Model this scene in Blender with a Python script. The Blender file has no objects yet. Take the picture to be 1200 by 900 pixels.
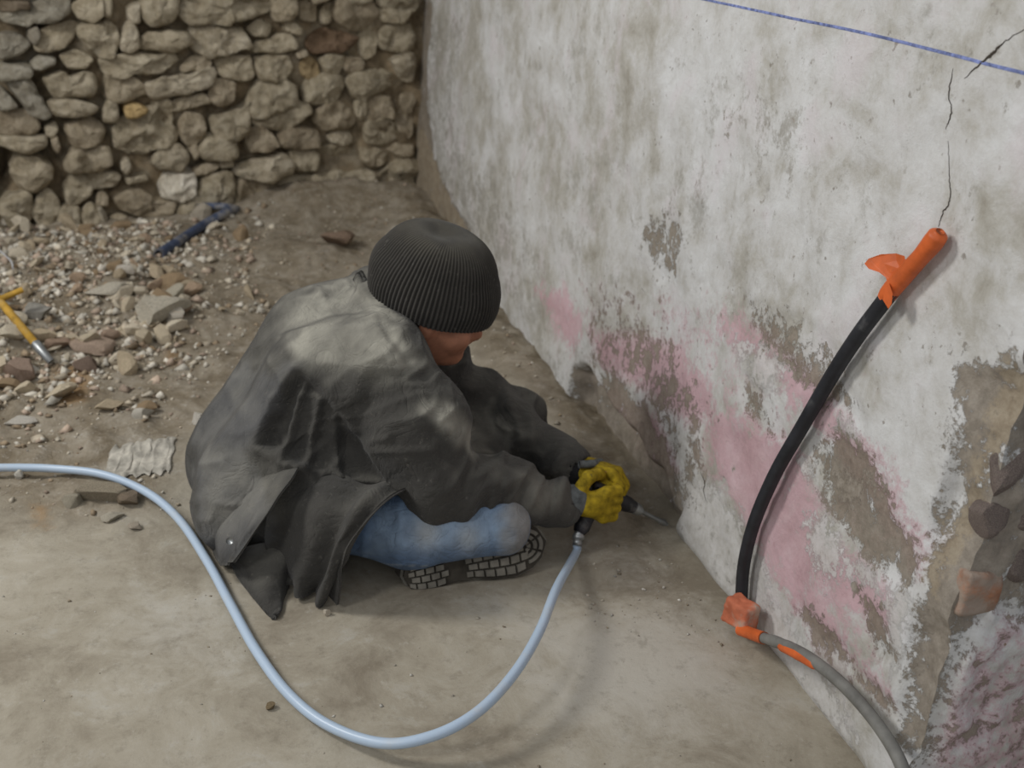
import bpy, bmesh, math, random
import numpy as np
from mathutils import Vector, Matrix
random.seed(7); rng = np.random.default_rng(7)
SC = bpy.context.scene; COL = SC.collection

# ------------------------------------------------------------------ camera
F = 1291.0; H = 1.2                                   # focal length in pixels of a 1200 px wide frame, eye height
_d = np.array([-270., 2967., F]); _d /= np.linalg.norm(_d)
_w = np.array([-422., -600., F]); _w -= _w.dot(_d)*_d; _w /= np.linalg.norm(_w)
_x = np.cross(_w, -_d)
RM = np.array([_x, _w, -_d])
EYE = np.array([0, 0, H])
cam = bpy.data.cameras.new('camera'); camo = bpy.data.objects.new('camera', cam); COL.objects.link(camo)
cam.sensor_width = 36; cam.lens = F/1200*36; cam.clip_start = .05
_m = Matrix.Identity(4)
for i in range(3):
    _m[i][0] = RM[i, 0]; _m[i][1] = -RM[i, 1]; _m[i][2] = -RM[i, 2]; _m[i][3] = EYE[i]
camo.matrix_world = _m
cam.dof.use_dof = True; cam.dof.focus_distance = 1.75; cam.dof.aperture_fstop = 4.5
SC.camera = camo

# ------------------------------------------------------------------ world, light, exposure
wd = bpy.data.worlds.new('world'); SC.world = wd; wd.use_nodes = True
bg = wd.node_tree.nodes['Background']; bg.inputs[0].default_value = (.90, .94, 1.0, 1); bg.inputs[1].default_value = .36
def area(name, loc, target, sx, sy, power, color):
    l = bpy.data.lights.new(name, 'AREA'); l.shape = 'RECTANGLE'; l.size = sx; l.size_y = sy; l.energy = power; l.color = color
    o = bpy.data.objects.new(name, l); COL.objects.link(o); o.location = loc
    o.rotation_euler = (Vector(target)-Vector(loc)).to_track_quat('-Z', 'Y').to_euler(); return o
area('window_light', (-2.1, 2.35, 2.5), (.7, 1.9, .2), .55, .8, 62, (1.0, .985, .95))
area('window_light', (-2.2, .25, 2.5), (.8, 1.8, .2), .5, .7, 26, (.99, .985, .97))
area('fill_light', (-.8, -2.2, 2.7), (.9, 2.0, .4), 2.2, 2.2, 16, (.97, .98, 1.0))  # broad dim fill added behind the camera, no real opening there
SC.view_settings.view_transform = 'Standard'; SC.view_settings.look = 'None'
SC.view_settings.gamma = 1; SC.view_settings.exposure = -0.08; SC.view_settings.use_curve_mapping = False

# ------------------------------------------------------------------ picture point -> point of the place
def ray(px, py): return RM @ np.array([px-600., py-450., F])
def onx(px, py, X): r = ray(px, py); return EYE + r*X/r[0]
def ony(px, py, Y): r = ray(px, py); return EYE + r*Y/r[1]
def fl(px, py, z=0.): r = ray(px, py); return EYE + r*(z-H)/r[2]
def pj(P):
    c = (np.asarray(P)-EYE) @ RM
    return 600+F*c[..., 0]/c[..., 2], 450+F*c[..., 1]/c[..., 2]

# ------------------------------------------------------------------ noise
def _hash(i, j, k, s):
    n = (i*374761393 + j*668265263 + k*2147483647 + s*974634777) & 0xFFFFFFFF
    n = ((n ^ (n >> 13))*1274126177) & 0xFFFFFFFF
    n = ((n ^ (n >> 15))*2246822519) & 0xFFFFFFFF
    return ((n ^ (n >> 16)) & 0xFFFFFF)/float(0xFFFFFF)*2-1
def vn(P, s=0):
    P = np.asarray(P, float); I = np.floor(P).astype(np.int64); f = P-I; f = f*f*(3-2*f)
    x, y, z = I[..., 0], I[..., 1], I[..., 2]; u, v, w = f[..., 0], f[..., 1], f[..., 2]
    r = 0
    for a in (0, 1):
        for b in (0, 1):
            for c in (0, 1):
                r = r + _hash(x+a, y+b, z+c, s)*(u if a else 1-u)*(v if b else 1-v)*(w if c else 1-w)
    return r
def fbm(P, o=4, s=0, g=.5):
    P = np.asarray(P, float); r = 0; a = 1; t = 0
    for i in range(o):
        r = r+a*vn(P*(2**i)+17.3*i, s+i); t += a; a *= g
    return r/t*1.4
def sst(x, a, b): t = np.clip((x-a)/(b-a), 0, 1); return t*t*(3-2*t)
def sdpoly(Q, V):
    "signed distance of 2D points to a polygon, negative inside"
    V = np.asarray(V, float); d = np.full(Q.shape[:-1], 1e9); ins = np.zeros(Q.shape[:-1], bool)
    for i in range(len(V)):
        a, b = V[i], V[i-1]; e = b-a; w = Q-a
        t = np.clip((w@e)/(e@e+1e-12), 0, 1)
        d = np.minimum(d, np.linalg.norm(w-t[..., None]*e, axis=-1))
        c = (a[1] > Q[..., 1]) != (b[1] > Q[..., 1])
        with np.errstate(divide='ignore', invalid='ignore'):
            xi = (b[0]-a[0])*(Q[..., 1]-a[1])/(b[1]-a[1])+a[0]
        ins ^= c & (Q[..., 0] < xi)
    return np.where(ins, -d, d)
def sdline(Q, L):
    d = np.full(Q.shape[:-1], 1e9)
    for a, b in zip(L[:-1], L[1:]):
        a = np.asarray(a, float); e = np.asarray(b, float)-a; w = Q-a
        t = np.clip((w@e)/(e@e+1e-12), 0, 1)
        d = np.minimum(d, np.linalg.norm(w-t[..., None]*e, axis=-1))
    return d

# ------------------------------------------------------------------ object helpers
def link(name, me, parent=None):
    o = bpy.data.objects.new(name, me); COL.objects.link(o)
    if parent is not None: o.parent = parent
    return o
def mesh(name, V, Fc, m, parent=None, smooth=True, col=None, attrs=None):
    me = bpy.data.meshes.new(name)
    V = np.asarray(V, np.float32)
    if isinstance(Fc, np.ndarray):
        n, k = Fc.shape
        me.vertices.add(len(V)); me.vertices.foreach_set('co', V.ravel())
        me.loops.add(n*k); me.loops.foreach_set('vertex_index', Fc.ravel().astype(np.int32))
        me.polygons.add(n); me.polygons.foreach_set('loop_start', np.arange(0, n*k, k, dtype=np.int32))
        me.update(calc_edges=True)
    else:
        me.from_pydata([tuple(map(float, v)) for v in V], [], [tuple(map(int, f)) for f in Fc])
    if smooth: me.polygons.foreach_set('use_smooth', np.ones(len(me.polygons), bool))
    if col is not None:
        a = me.color_attributes.new('Col', 'FLOAT_COLOR', 'POINT')
        c = np.ones((len(V), 4), np.float32); c[:, :3] = col; a.data.foreach_set('color', c.ravel())
    for k_, v_ in (attrs or {}).items():
        a = me.attributes.new(k_, 'FLOAT', 'POINT'); a.data.foreach_set('value', np.asarray(v_, np.float32))
    me.materials.append(m); me.validate()
    return link(name, me, parent)
def tag(o, label=None, cat=None, group=None, kind=None):
    for k, v in (('label', label), ('category', cat), ('group', group), ('kind', kind)):
        if v: o[k] = v
    return o
def empty(name, loc, label, cat, group=None):
    o = bpy.data.objects.new(name, None); COL.objects.link(o); o.location = tuple(map(float, loc)); o.empty_display_size = .05
    return tag(o, label, cat, group)
def adopt(o, root):            # child keeps its world place
    o.parent = root; o.matrix_parent_inverse = Matrix.Translation(-Vector(root.location)); return o
def grid_faces(nu, nv, wrap=False):
    i = np.arange(nu-1)[:, None]; j = np.arange(nv if wrap else nv-1)[None, :]; j2 = (j+1) % nv
    return np.stack([i*nv+j, (i+1)*nv+j, (i+1)*nv+j2, i*nv+j2], -1).reshape(-1, 4)
def catmull(P, n):
    P = np.asarray(P, float); Q = np.vstack([2*P[0]-P[1], P, 2*P[-1]-P[-2]]); out = []
    t = np.linspace(0, len(P)-1, n); i = np.minimum(t.astype(int), len(P)-2); f = (t-i)[:, None]
    a, b, c, d = Q[i], Q[i+1], Q[i+2], Q[i+3]
    return .5*((2*b)+(c-a)*f+(2*a-5*b+4*c-d)*f**2+(3*b-a-3*c+d)*f**3)
def tube_vf(P, R, ns=14, cap=True, rfun=None):
    P = np.asarray(P, float); n = len(P); R = np.full(n, R) if np.isscalar(R) else np.asarray(R)
    T = np.gradient(P, axis=0); T /= np.linalg.norm(T, axis=1)[:, None]+1e-12
    u = np.cross(T[0], [0, 0, 1.]);
    if np.linalg.norm(u) < .1: u = np.cross(T[0], [0, 1., 0])
    u /= np.linalg.norm(u); V = []
    for k in range(n):
        u = u-T[k]*u.dot(T[k]); u /= np.linalg.norm(u); v = np.cross(T[k], u)
        a = np.arange(ns)/ns*2*math.pi
        r = R[k] if rfun is None else R[k]*rfun(k/(n-1), a)
        V.append(P[k]+(np.cos(a)*r)[:, None]*u+(np.sin(a)*r)[:, None]*v)
    V = np.vstack(V); Fc = [tuple(f[::-1]) for f in grid_faces(n, ns, True)]
    if cap:
        Fc.append(tuple(range(ns))[::1]); Fc.append(tuple(range((n-1)*ns, n*ns))[::-1])
    return V, Fc
def tube(name, P, R, m, parent=None, ns=14, n=None, **k):
    if n: P = catmull(P, n)
    V, Fc = tube_vf(P, R, ns, **k); return mesh(name, V, Fc, m, parent)
def merge(parts):
    V = []; Fc = []; o = 0
    for v, f in parts:
        V.append(np.asarray(v)); Fc += [tuple(int(a)+o for a in q) for q in f]; o += len(v)
    return np.vstack(V), Fc
def box_vf(c, U, Vv, W):
    c, U, Vv, W = map(np.asarray, (c, U, Vv, W))
    P = [c+a*U+b*Vv+d*W for d in (-1, 1) for b in (-1, 1) for a in (-1, 1)]
    return np.array(P), [(0, 2, 3, 1), (4, 5, 7, 6), (0, 1, 5, 4), (2, 6, 7, 3), (0, 4, 6, 2), (1, 3, 7, 5)]

# ------------------------------------------------------------------ signed distance bodies
class Field:
    def __init__(s, lo, hi, h):
        s.lo = np.array(lo, float); s.h = h
        s.n = np.ceil((np.array(hi)-s.lo)/h).astype(int)+1
        ax = [s.lo[i]+h*np.arange(s.n[i]) for i in range(3)]
        s.P = np.stack(np.meshgrid(*ax, indexing='ij'), -1).astype(np.float32)
        s.D = np.full(s.P.shape[:3], 9., np.float32)
    def cone(s, a, b, ra, rb, k=.02, sc=None, sub=False, add=None):
        a = np.array(a, np.float32); b = np.array(b, np.float32); P = s.P
        q = 1.
        if sc is not None:
            sc = np.array(sc, np.float32); P = P/sc; a = a/sc; b = b/sc; q = float(sc.min())
        e = b-a; w = P-a; t = np.clip((w@e)/max(float(e@e), 1e-9), 0, 1)
        d = (np.sqrt(((w-t[..., None]*e)**2).sum(-1))-(ra+(rb-ra)*t))*q
        if add is not None: d = d+add
        s.put(d, k, sub)
    def ell(s, c, fr, r, k=.02, sub=False):
        "ellipsoid with frame rows fr"
        w = (s.P-np.array(c, np.float32)) @ np.array(fr, np.float32).T; r = np.array(r, np.float32)
        l = np.sqrt(((w/r)**2).sum(-1)); l2 = np.sqrt(((w/r**2)**2).sum(-1))+1e-6
        s.put(l*(l-1)/l2, k, sub)
    def rbox(s, c, fr, half, rd, k=.01, sub=False):
        w = np.abs((s.P-np.array(c, np.float32)) @ np.array(fr, np.float32).T)-(np.array(half, np.float32)-rd)
        d = np.sqrt((np.maximum(w, 0)**2).sum(-1))+np.minimum(w.max(-1), 0)-rd
        s.put(d, k, sub)
    def put(s, d, k, sub=False):
        if sub:
            h = np.maximum(k-np.abs(-s.D+d)*1, 0)/k
            s.D = np.maximum(s.D, -d)+h*h*k*.25
        else:
            h = np.maximum(k-np.abs(s.D-d), 0)/k
            s.D = np.minimum(s.D, d)-h*h*k*.25
    def extract(s):
        D = s.D; S = D < 0; n0, n1, n2 = D.shape
        cnt = np.zeros((n0-1, n1-1, n2-1), np.float32); acc = np.zeros(cnt.shape+(3,), np.float32)
        sl = lambda o, n: slice(o, n-1+o)
        for ax in range(3):
            for a in (0, 1):
                for b in (0, 1):
                    o = [0, 0, 0]; oth = [i for i in range(3) if i != ax]; o[oth[0]] = a; o[oth[1]] = b
                    o2 = list(o); o2[ax] = 1
                    d0 = D[sl(o[0], n0), sl(o[1], n1), sl(o[2], n2)]; d1 = D[sl(o2[0], n0), sl(o2[1], n1), sl(o2[2], n2)]
                    m = (d0 < 0) != (d1 < 0)
                    t = np.where(m, d0/np.where(m, d0-d1, 1), 0)
                    for c in range(3):
                        acc[..., c] += np.where(m, o[c]+(t if c == ax else 0), 0)
                    cnt += m
        act = cnt > 0; idx = np.full(cnt.shape, -1, np.int64); idx[act] = np.arange(act.sum())
        cell = np.argwhere(act)
        V = s.lo+s.h*(cell+acc[act]/cnt[act][:, None])
        Fq = []
        for ax in range(3):
            o1, o2 = [i for i in range(3) if i != ax]
            A = np.take(S, range(0, S.shape[ax]-1), ax); B = np.take(S, range(1, S.shape[ax]), ax)
            e = np.argwhere(A != B); e = e[(e[:, o1] > 0) & (e[:, o2] > 0) & (e[:, o1] < cnt.shape[o1]) & (e[:, o2] < cnt.shape[o2])]
            sg = A[e[:, 0], e[:, 1], e[:, 2]]
            def g(da, db):
                q = e.copy(); q[:, o1] -= da; q[:, o2] -= db; return idx[q[:, 0], q[:, 1], q[:, 2]]
            q = np.stack([g(1, 1), g(0, 1), g(0, 0), g(1, 0)], 1)
            fl_ = sg if ax != 1 else ~sg
            q[~fl_] = q[~fl_][:, ::-1]; Fq.append(q)
        return V, np.vstack(Fq)
def normals(V, Fq):
    n = np.cross(V[Fq[:, 2]]-V[Fq[:, 0]], V[Fq[:, 3]]-V[Fq[:, 1]]); N = np.zeros_like(V)
    for c in range(4): np.add.at(N, Fq[:, c], n)
    return N/(np.linalg.norm(N, axis=1)[:, None]+1e-12)
def relax(V, Fq, it=2, lam=.5):
    for _ in range(it):
        A = np.zeros_like(V); c = np.zeros(len(V))
        for k in range(4):
            a = Fq[:, k]; b = Fq[:, (k+1) % 4]
            np.add.at(A, a, V[b]); np.add.at(c, a, 1); np.add.at(A, b, V[a]); np.add.at(c, b, 1)
        V = V+lam*(A/np.maximum(c, 1)[:, None]-V)
    return V

# ------------------------------------------------------------------ materials
def nt(name, rough=.9):
    m = bpy.data.materials.new(name); m.use_nodes = True; t = m.node_tree; b = t.nodes['Principled BSDF']
    b.inputs['Roughness'].default_value = rough; b.inputs['Specular IOR Level'].default_value = .2
    return m, t, b
def N(t, ty, **k):
    n = t.nodes.new(ty)
    for a, v in k.items():
        if a in ('operation', 'blend_type', 'attribute_name', 'data_type', 'noise_dimensions', 'feature', 'wave_type', 'bands_direction'): setattr(n, a, v)
        else: n.inputs[a.replace('_', ' ')].default_value = v
    return n
def noise(t, scale, detail=6, rough=.6, vec=None, dist=0):
    n = N(t, 'ShaderNodeTexNoise', Scale=scale, Detail=detail, Roughness=rough, Distortion=dist)
    if vec is None:
        tc = t.nodes.get('TC') or t.nodes.new('ShaderNodeTexCoord'); tc.name = 'TC'; vec = tc.outputs['Object']
    t.links.new(vec, n.inputs['Vector']); return n.outputs['Fac']
def ramp(t, fac, pts, interp='LINEAR'):
    r = t.nodes.new('ShaderNodeValToRGB'); t.links.new(fac, r.inputs[0]); e = r.color_ramp.elements; r.color_ramp.interpolation = interp
    while len(e) > 1: e.remove(e[-1])
    e[0].position = pts[0][0]; e[0].color = (*pts[0][1], 1) if len(pts[0][1]) == 3 else pts[0][1]
    for p, c in pts[1:]: x = e.new(p); x.color = (*c, 1)
    return r.outputs[0]
def mix(t, fac, a, b, mode='MIX'):
    n = t.nodes.new('ShaderNodeMix'); n.data_type = 'RGBA'; n.blend_type = mode
    for s, v in ((n.inputs[0], fac), (n.inputs[6], a), (n.inputs[7], b)):
        if hasattr(v, 'is_linked') or hasattr(v, 'links'): t.links.new(v, s)
        elif isinstance(v, tuple): s.default_value = (*v, 1)
        else: s.default_value = v
    return n.outputs[2]
def mth(t, op, a, b=0., c=None):
    n = t.nodes.new('ShaderNodeMath'); n.operation = op
    for i, v in enumerate((a, b) if c is None else (a, b, c)):
        if hasattr(v, 'links'): t.links.new(v, n.inputs[i])
        else: n.inputs[i].default_value = v
    return n.outputs[0]
def step(t, v, a, b):
    n = t.nodes.new('ShaderNodeMapRange'); n.interpolation_type = 'SMOOTHSTEP'; t.links.new(v, n.inputs[0])
    n.inputs[1].default_value = a; n.inputs[2].default_value = b; return n.outputs[0]
def bump(t, b, h, strength=.4, dist=.004):
    n = t.nodes.new('ShaderNodeBump'); n.inputs['Strength'].default_value = strength; n.inputs['Distance'].default_value = dist
    t.links.new(h, n.inputs['Height'])
    prev = b.inputs['Normal']
    t.links.new(n.outputs[0], prev)
def attr(t, name, out=2):
    n = t.nodes.new('ShaderNodeAttribute'); n.attribute_name = name; return n.outputs[out]
def simple(name, col, rough=.8, var=.15, sc=30., bs=.3, bd=.002, metal=0, spec=.2, attrcol=False, dust=None, detail=5):
    m, t, b = nt(name, rough); b.inputs['Metallic'].default_value = metal; b.inputs['Specular IOR Level'].default_value = spec
    f = noise(t, sc, detail)
    lo = tuple(max(0, 1-var*1.6) for _ in range(3)); hi = tuple(1+var*1.2 for _ in range(3))
    mod = ramp(t, f, [(.3, lo), (.7, hi)])
    base = attr(t, 'Col', 0) if attrcol else tuple(col)
    c = mix(t, 1.0, base, mod, 'MULTIPLY')
    if dust:
        d = step(t, noise(t, dust[1], 6, .65), dust[2], dust[3]); c = mix(t, d, c, tuple(dust[0]))
    t.links.new(c, b.inputs['Base Color']); bump(t, b, noise(t, sc*2.3, 6, .7), bs, bd)
    return m

def plaster_material(name, attrs=True):
    m, t, b = nt(name, .92)
    big = noise(t, 3.2, 9, .66, dist=.3); mid = noise(t, 13, 9, .74, dist=.3); fine = noise(t, 75, 6, .75); spk = noise(t, 38, 8, .75)
    bm_ = mth(t, 'ADD', mth(t, 'MULTIPLY', big, .62), mth(t, 'MULTIPLY', mid, .38))
    base = ramp(t, bm_, [(.36, (.34, .315, .265)), (.44, (.46, .44, .395)), (.51, (.58, .57, .55)), (.60, (.68, .68, .675))])
    base = mix(t, mth(t, 'MULTIPLY', step(t, mth(t, 'ADD', mth(t, 'MULTIPLY', noise(t, 5.5, 9, .75), .7), mth(t, 'MULTIPLY', spk, .3)), .53, .63), .62), base, (.32, .305, .265))
    base = mix(t, mth(t, 'MULTIPLY', step(t, spk, .58, .72), .45), base, (.30, .275, .23))
    base = mix(t, mth(t, 'MULTIPLY', step(t, noise(t, 52, 5, .6), .64, .72), .7), base, (.20, .175, .14))
    base = mix(t, mth(t, 'MULTIPLY', step(t, noise(t, 6.5, 6, .6), .52, .70), .22), base, (.56, .42, .45))
    n1 = spk; n2 = noise(t, 12, 9, .75, dist=.4); n3 = noise(t, 80, 6, .8)
    nm = mth(t, 'ADD', mth(t, 'ADD', mth(t, 'MULTIPLY', mth(t, 'SUBTRACT', n1, .5), 1.8), mth(t, 'MULTIPLY', mth(t, 'SUBTRACT', n2, .5), 2.0)), mth(t, 'MULTIPLY', mth(t, 'SUBTRACT', n3, .5), .9))
    def msk(an, amp, lo=.40, hi=.62): return step(t, mth(t, 'ADD', attr(t, an), mth(t, 'MULTIPLY', nm, amp)), lo, hi)
    gr = msk('grey', 1.0, .45, .85)
    base = mix(t, mth(t, 'MULTIPLY', gr, .72), base, ramp(t, n2, [(.35, (.20, .18, .145)), (.6, (.34, .32, .28))]))
    pk = msk('pink', .95, .35, .85)
    pc = ramp(t, n2, [(.3, (.46, .27, .30)), (.5, (.59, .37, .41)), (.7, (.66, .47, .50))])
    base = mix(t, mth(t, 'MULTIPLY', pk, .82), base, pc)
    wh = msk('white', 1.25, .45, .70)
    base = mix(t, mth(t, 'MULTIPLY', wh, .85), base, ramp(t, n1, [(.3, (.46, .44, .40)), (.65, (.67, .66, .65))]))
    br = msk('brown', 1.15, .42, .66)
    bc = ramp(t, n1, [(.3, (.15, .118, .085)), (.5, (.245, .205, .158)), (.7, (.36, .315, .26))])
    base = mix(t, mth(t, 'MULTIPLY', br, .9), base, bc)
    base = mix(t, mth(t, 'MULTIPLY', msk('ochre', .8, .4, .7), .7), base, ramp(t, n1, [(.3, (.24, .18, .115)), (.65, (.42, .355, .26))]))
    t.links.new(base, b.inputs['Base Color'])
    h = mth(t, 'ADD', mth(t, 'MULTIPLY', mid, .9), mth(t, 'MULTIPLY', fine, .4))
    h = mth(t, 'SUBTRACT', h, mth(t, 'MULTIPLY', br, .45)); h = mth(t, 'ADD', h, mth(t, 'MULTIPLY', wh, .25)); h = mth(t, 'ADD', h, mth(t, 'MULTIPLY', pk, .10))
    bump(t, b, h, .6, .008)
    return m
M = {}
M['plaster'] = plaster_material('plaster_material')
def stone_material():
    m, t, b = nt('stone_material', .95)
    rnd = t.nodes.new('ShaderNodeObjectInfo').outputs['Random']
    f = noise(t, 16, 9, .74); g = noise(t, 55, 6, .75)
    vo = t.nodes.new('ShaderNodeTexVoronoi'); vo.inputs['Scale'].default_value = 24; t.links.new(t.nodes['TC'].outputs['Object'], vo.inputs['Vector'])
    c = ramp(t, f, [(.30, (.20, .165, .12)), (.43, (.38, .34, .275)), (.56, (.51, .47, .40)), (.72, (.66, .625, .56))])
    tint = ramp(t, rnd, [(0, (.75, .71, .66)), (.15, (.94, .90, .84)), (.4, (1, .98, .92)), (.6, (1.06, 1.05, 1.0)), (.8, (.90, .88, .83)), (1, (1.22, 1.22, 1.2))])
    c = mix(t, 1., c, tint, 'MULTIPLY'); c = mix(t, 1., c, attr(t, 'Col', 0), 'MULTIPLY')
    t.links.new(c, b.inputs['Base Color'])
    bump(t, b, mth(t, 'ADD', mth(t, 'ADD', f, mth(t, 'MULTIPLY', g, .5)), mth(t, 'MULTIPLY', vo.outputs['Distance'], .9)), .9, .02); return m
M['stone'] = stone_material()
M['mortar'] = simple('earth_mortar_material', (.27, .21, .135), .97, .4, 12, .9, .02, dust=((.36, .31, .23), 7, .45, .68), detail=8)
M['rubble'] = simple('rubble_material', (.40, .365, .31), .95, .32, 26, .7, .006, attrcol=True, detail=7)
M['gravel'] = simple('gravel_material', (.36, .32, .26), .95, .3, 20, .5, .004, attrcol=True)
def floor_material():
    m, t, b = nt('floor_material', .93)
    a = noise(t, 2.2, 8, .65, dist=.5); c_ = noise(t, 9, 8, .72, dist=.6); d = noise(t, 55, 6, .75); e = noise(t, 180, 3, .6)
    sm = ramp(t, mth(t, 'ADD', mth(t, 'MULTIPLY', a, .6), mth(t, 'MULTIPLY', c_, .4)), [(.38, (.235, .200, .150)), (.5, (.365, .325, .255)), (.62, (.45, .41, .335))])
    sm = mix(t, mth(t, 'MULTIPLY', step(t, c_, .55, .72), .45), sm, (.43, .415, .375))
    sm = mix(t, mth(t, 'MULTIPLY', step(t, d, .60, .72), .4), sm, (.19, .165, .125))
    dk = ramp(t, c_, [(.28, (.13, .098, .062)), (.45, (.225, .185, .13)), (.6, (.33, .285, .22)), (.75, (.43, .39, .33))])
    dk = mix(t, mth(t, 'MULTIPLY', step(t, d, .56, .68), .55), dk, (.50, .47, .42))
    nm = mth(t, 'ADD', mth(t, 'MULTIPLY', mth(t, 'SUBTRACT', c_, .5), 1.2), mth(t, 'MULTIPLY', mth(t, 'SUBTRACT', d, .5), .6))
    q = step(t, mth(t, 'ADD', attr(t, 'dirt'), mth(t, 'MULTIPLY', nm, .6)), .35, .7)
    c = mix(t, q, sm, dk)
    c = mix(t, mth(t, 'MULTIPLY', step(t, mth(t, 'ADD', attr(t, 'pale'), mth(t, 'MULTIPLY', nm, .7)), .3, .85), .75), c, (.50, .47, .41))
    c = mix(t, mth(t, 'MULTIPLY', step(t, noise(t, 26, 8, .78), .5, .68), .35), c, (.16, .135, .10))
    c = mix(t, mth(t, 'MULTIPLY', step(t, noise(t, 34, 8, .8), .55, .68), .35), c, (.52, .49, .43))
    c = mix(t, mth(t, 'MULTIPLY', step(t, mth(t, 'ADD', attr(t, 'rust'), mth(t, 'MULTIPLY', nm, .6)), .4, .8), .7), c, (.30, .175, .07))
    t.links.new(c, b.inputs['Base Color'])
    h = mth(t, 'ADD', mth(t, 'MULTIPLY', c_, mth(t, 'ADD', mth(t, 'MULTIPLY', attr(t, 'dirt'), 2.0), .35)), mth(t, 'MULTIPLY', d, mth(t, 'ADD', mth(t, 'MULTIPLY', attr(t, 'dirt'), 1.2), .22)))
    bump(t, b, mth(t, 'ADD', h, mth(t, 'MULTIPLY', e, .06)), .6, .008); return m
M['floor'] = floor_material()
def cloth_material(name, attrcol=True, col=(.07, .07, .068), weave=420., bs=.25, var=.22, crease=.8):
    m, t, b = nt(name, .95); b.inputs['Specular IOR Level'].default_value = .12
    b.inputs['Sheen Weight'].default_value = .08; b.inputs['Sheen Roughness'].default_value = .6
    f = noise(t, 11, 7, .62); g = noise(t, 90, 5, .7)
    base = attr(t, 'Col', 0) if attrcol else tuple(col)
    c = mix(t, 1., base, ramp(t, f, [(.3, (1-var,)*3), (.5, (1, 1, 1)), (.72, (1+var, 1+var, 1+var*.95))]), 'MULTIPLY')
    c = mix(t, mth(t, 'MULTIPLY', step(t, g, .58, .75), .22), c, (.30, .28, .24))
    t.links.new(c, b.inputs['Base Color'])
    cr = mth(t, 'ABSOLUTE', mth(t, 'SUBTRACT', noise(t, 13, 3, .5, dist=1.4), .5)); cr2 = mth(t, 'ABSOLUTE', mth(t, 'SUBTRACT', noise(t, 34, 3, .5, dist=1.2), .5))
    hh = mth(t, 'ADD', mth(t, 'MULTIPLY', mth(t, 'SQRT', cr), 1.0), mth(t, 'MULTIPLY', mth(t, 'SQRT', cr2), .35))
    bump(t, b, mth(t, 'ADD', mth(t, 'MULTIPLY', hh, crease), mth(t, 'ADD', mth(t, 'MULTIPLY', noise(t, 60, 5, .6), .12), mth(t, 'MULTIPLY', noise(t, weave, 2, .5), .05))), bs*2, .012); return m
M['coat'] = cloth_material('coat_material')
M['denim'] = cloth_material('denim_material', bs=.3, var=.2)
M['knit'] = cloth_material('knit_material', bs=.2, crease=.0)
M['glove_yellow'] = simple('glove_yellow_material', (.36, .255, .015), .75, .35, 60, .5, .002, dust=((.10, .085, .03), 45, .60, .68))
M['glove_grey'] = simple('glove_grey_material', (.13, .14, .14), .9, .3, 60, .5, .002)
M['black_cuff'] = simple('black_cuff_material', (.018, .017, .018), .9, .3, 60)
M['skin'] = simple('skin_material', (.42, .19, .115), .55, .15, 30, .2, .001, spec=.3)
M['eye'] = simple('eye_material', (.5, .48, .45), .2, .05, 30, 0)
M['hair'] = simple('hair_material', (.05, .032, .02), .7, .3, 120)
M['boot'] = simple('boot_leather_material', (.07, .06, .05), .8, .3, 30, dust=((.22, .20, .17), 20, .45, .7))
M['rubber'] = simple('boot_rubber_material', (.20, .185, .155), .9, .25, 30)
M['rubber_dark'] = simple('boot_tread_groove_material', (.055, .048, .038), .9, .25, 30)
M['black_plastic'] = simple('black_conduit_material', (.022, .023, .028), .55, .25, 30, .15, dust=((.10, .10, .10), 18, .6, .8), spec=.4)
M['grey_plastic'] = simple('grey_conduit_material', (.185, .18, .165), .6, .2, 25, .15, spec=.35)
M['tape'] = simple('orange_tape_material', (.62, .125, .028), .5, .2, 22, .3, spec=.4)
M['tape_dusty'] = simple('dusty_orange_tape_material', (.56, .17, .09), .7, .25, 22, .4, dust=((.45, .36, .29), 14, .45, .62))
M['blue_pipe'] = simple('blue_pipe_material', (.062, .085, .15), .6, .25, 20, .2, dust=((.26, .25, .24), 9, .46, .62), spec=.3)
M['tool_black'] = simple('tool_black_material', (.02, .02, .024), .5, .3, 40, .2, dust=((.13, .12, .11), 30, .5, .75), spec=.4)
M['steel'] = simple('steel_material', (.33, .34, .34), .42, .2, 40, .1, metal=.8)
M['wood_yellow'] = simple('yellow_wood_material', (.46, .27, .045), .6, .25, 25, .3, dust=((.38, .31, .2), 12, .5, .75))
M['dark'] = simple('crack_void_material', (.06, .05, .04), .95, .2, 40, 0)
M['chalk'] = simple('blue_chalk_material', (.20, .24, .46), .95, .4, 90, 0)
M['wire'] = simple('white_wire_material', (.55, .56, .58), .6, .1, 30, 0)
def hose_material():
    m, t, b = nt('hose_material', .35); b.inputs['Specular IOR Level'].default_value = .45
    c = mix(t, mth(t, 'MULTIPLY', step(t, noise(t, 16, 6, .65), .52, .75), .5), (.44, .54, .66), (.50, .51, .51))
    t.links.new(c, b.inputs['Base Color']); b.inputs['Subsurface Weight'].default_value = .15; b.inputs['Subsurface Radius'].default_value = (.01, .01, .012); b.inputs['Subsurface Scale'].default_value = .5
    return m
M['hose'] = hose_material()

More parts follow.
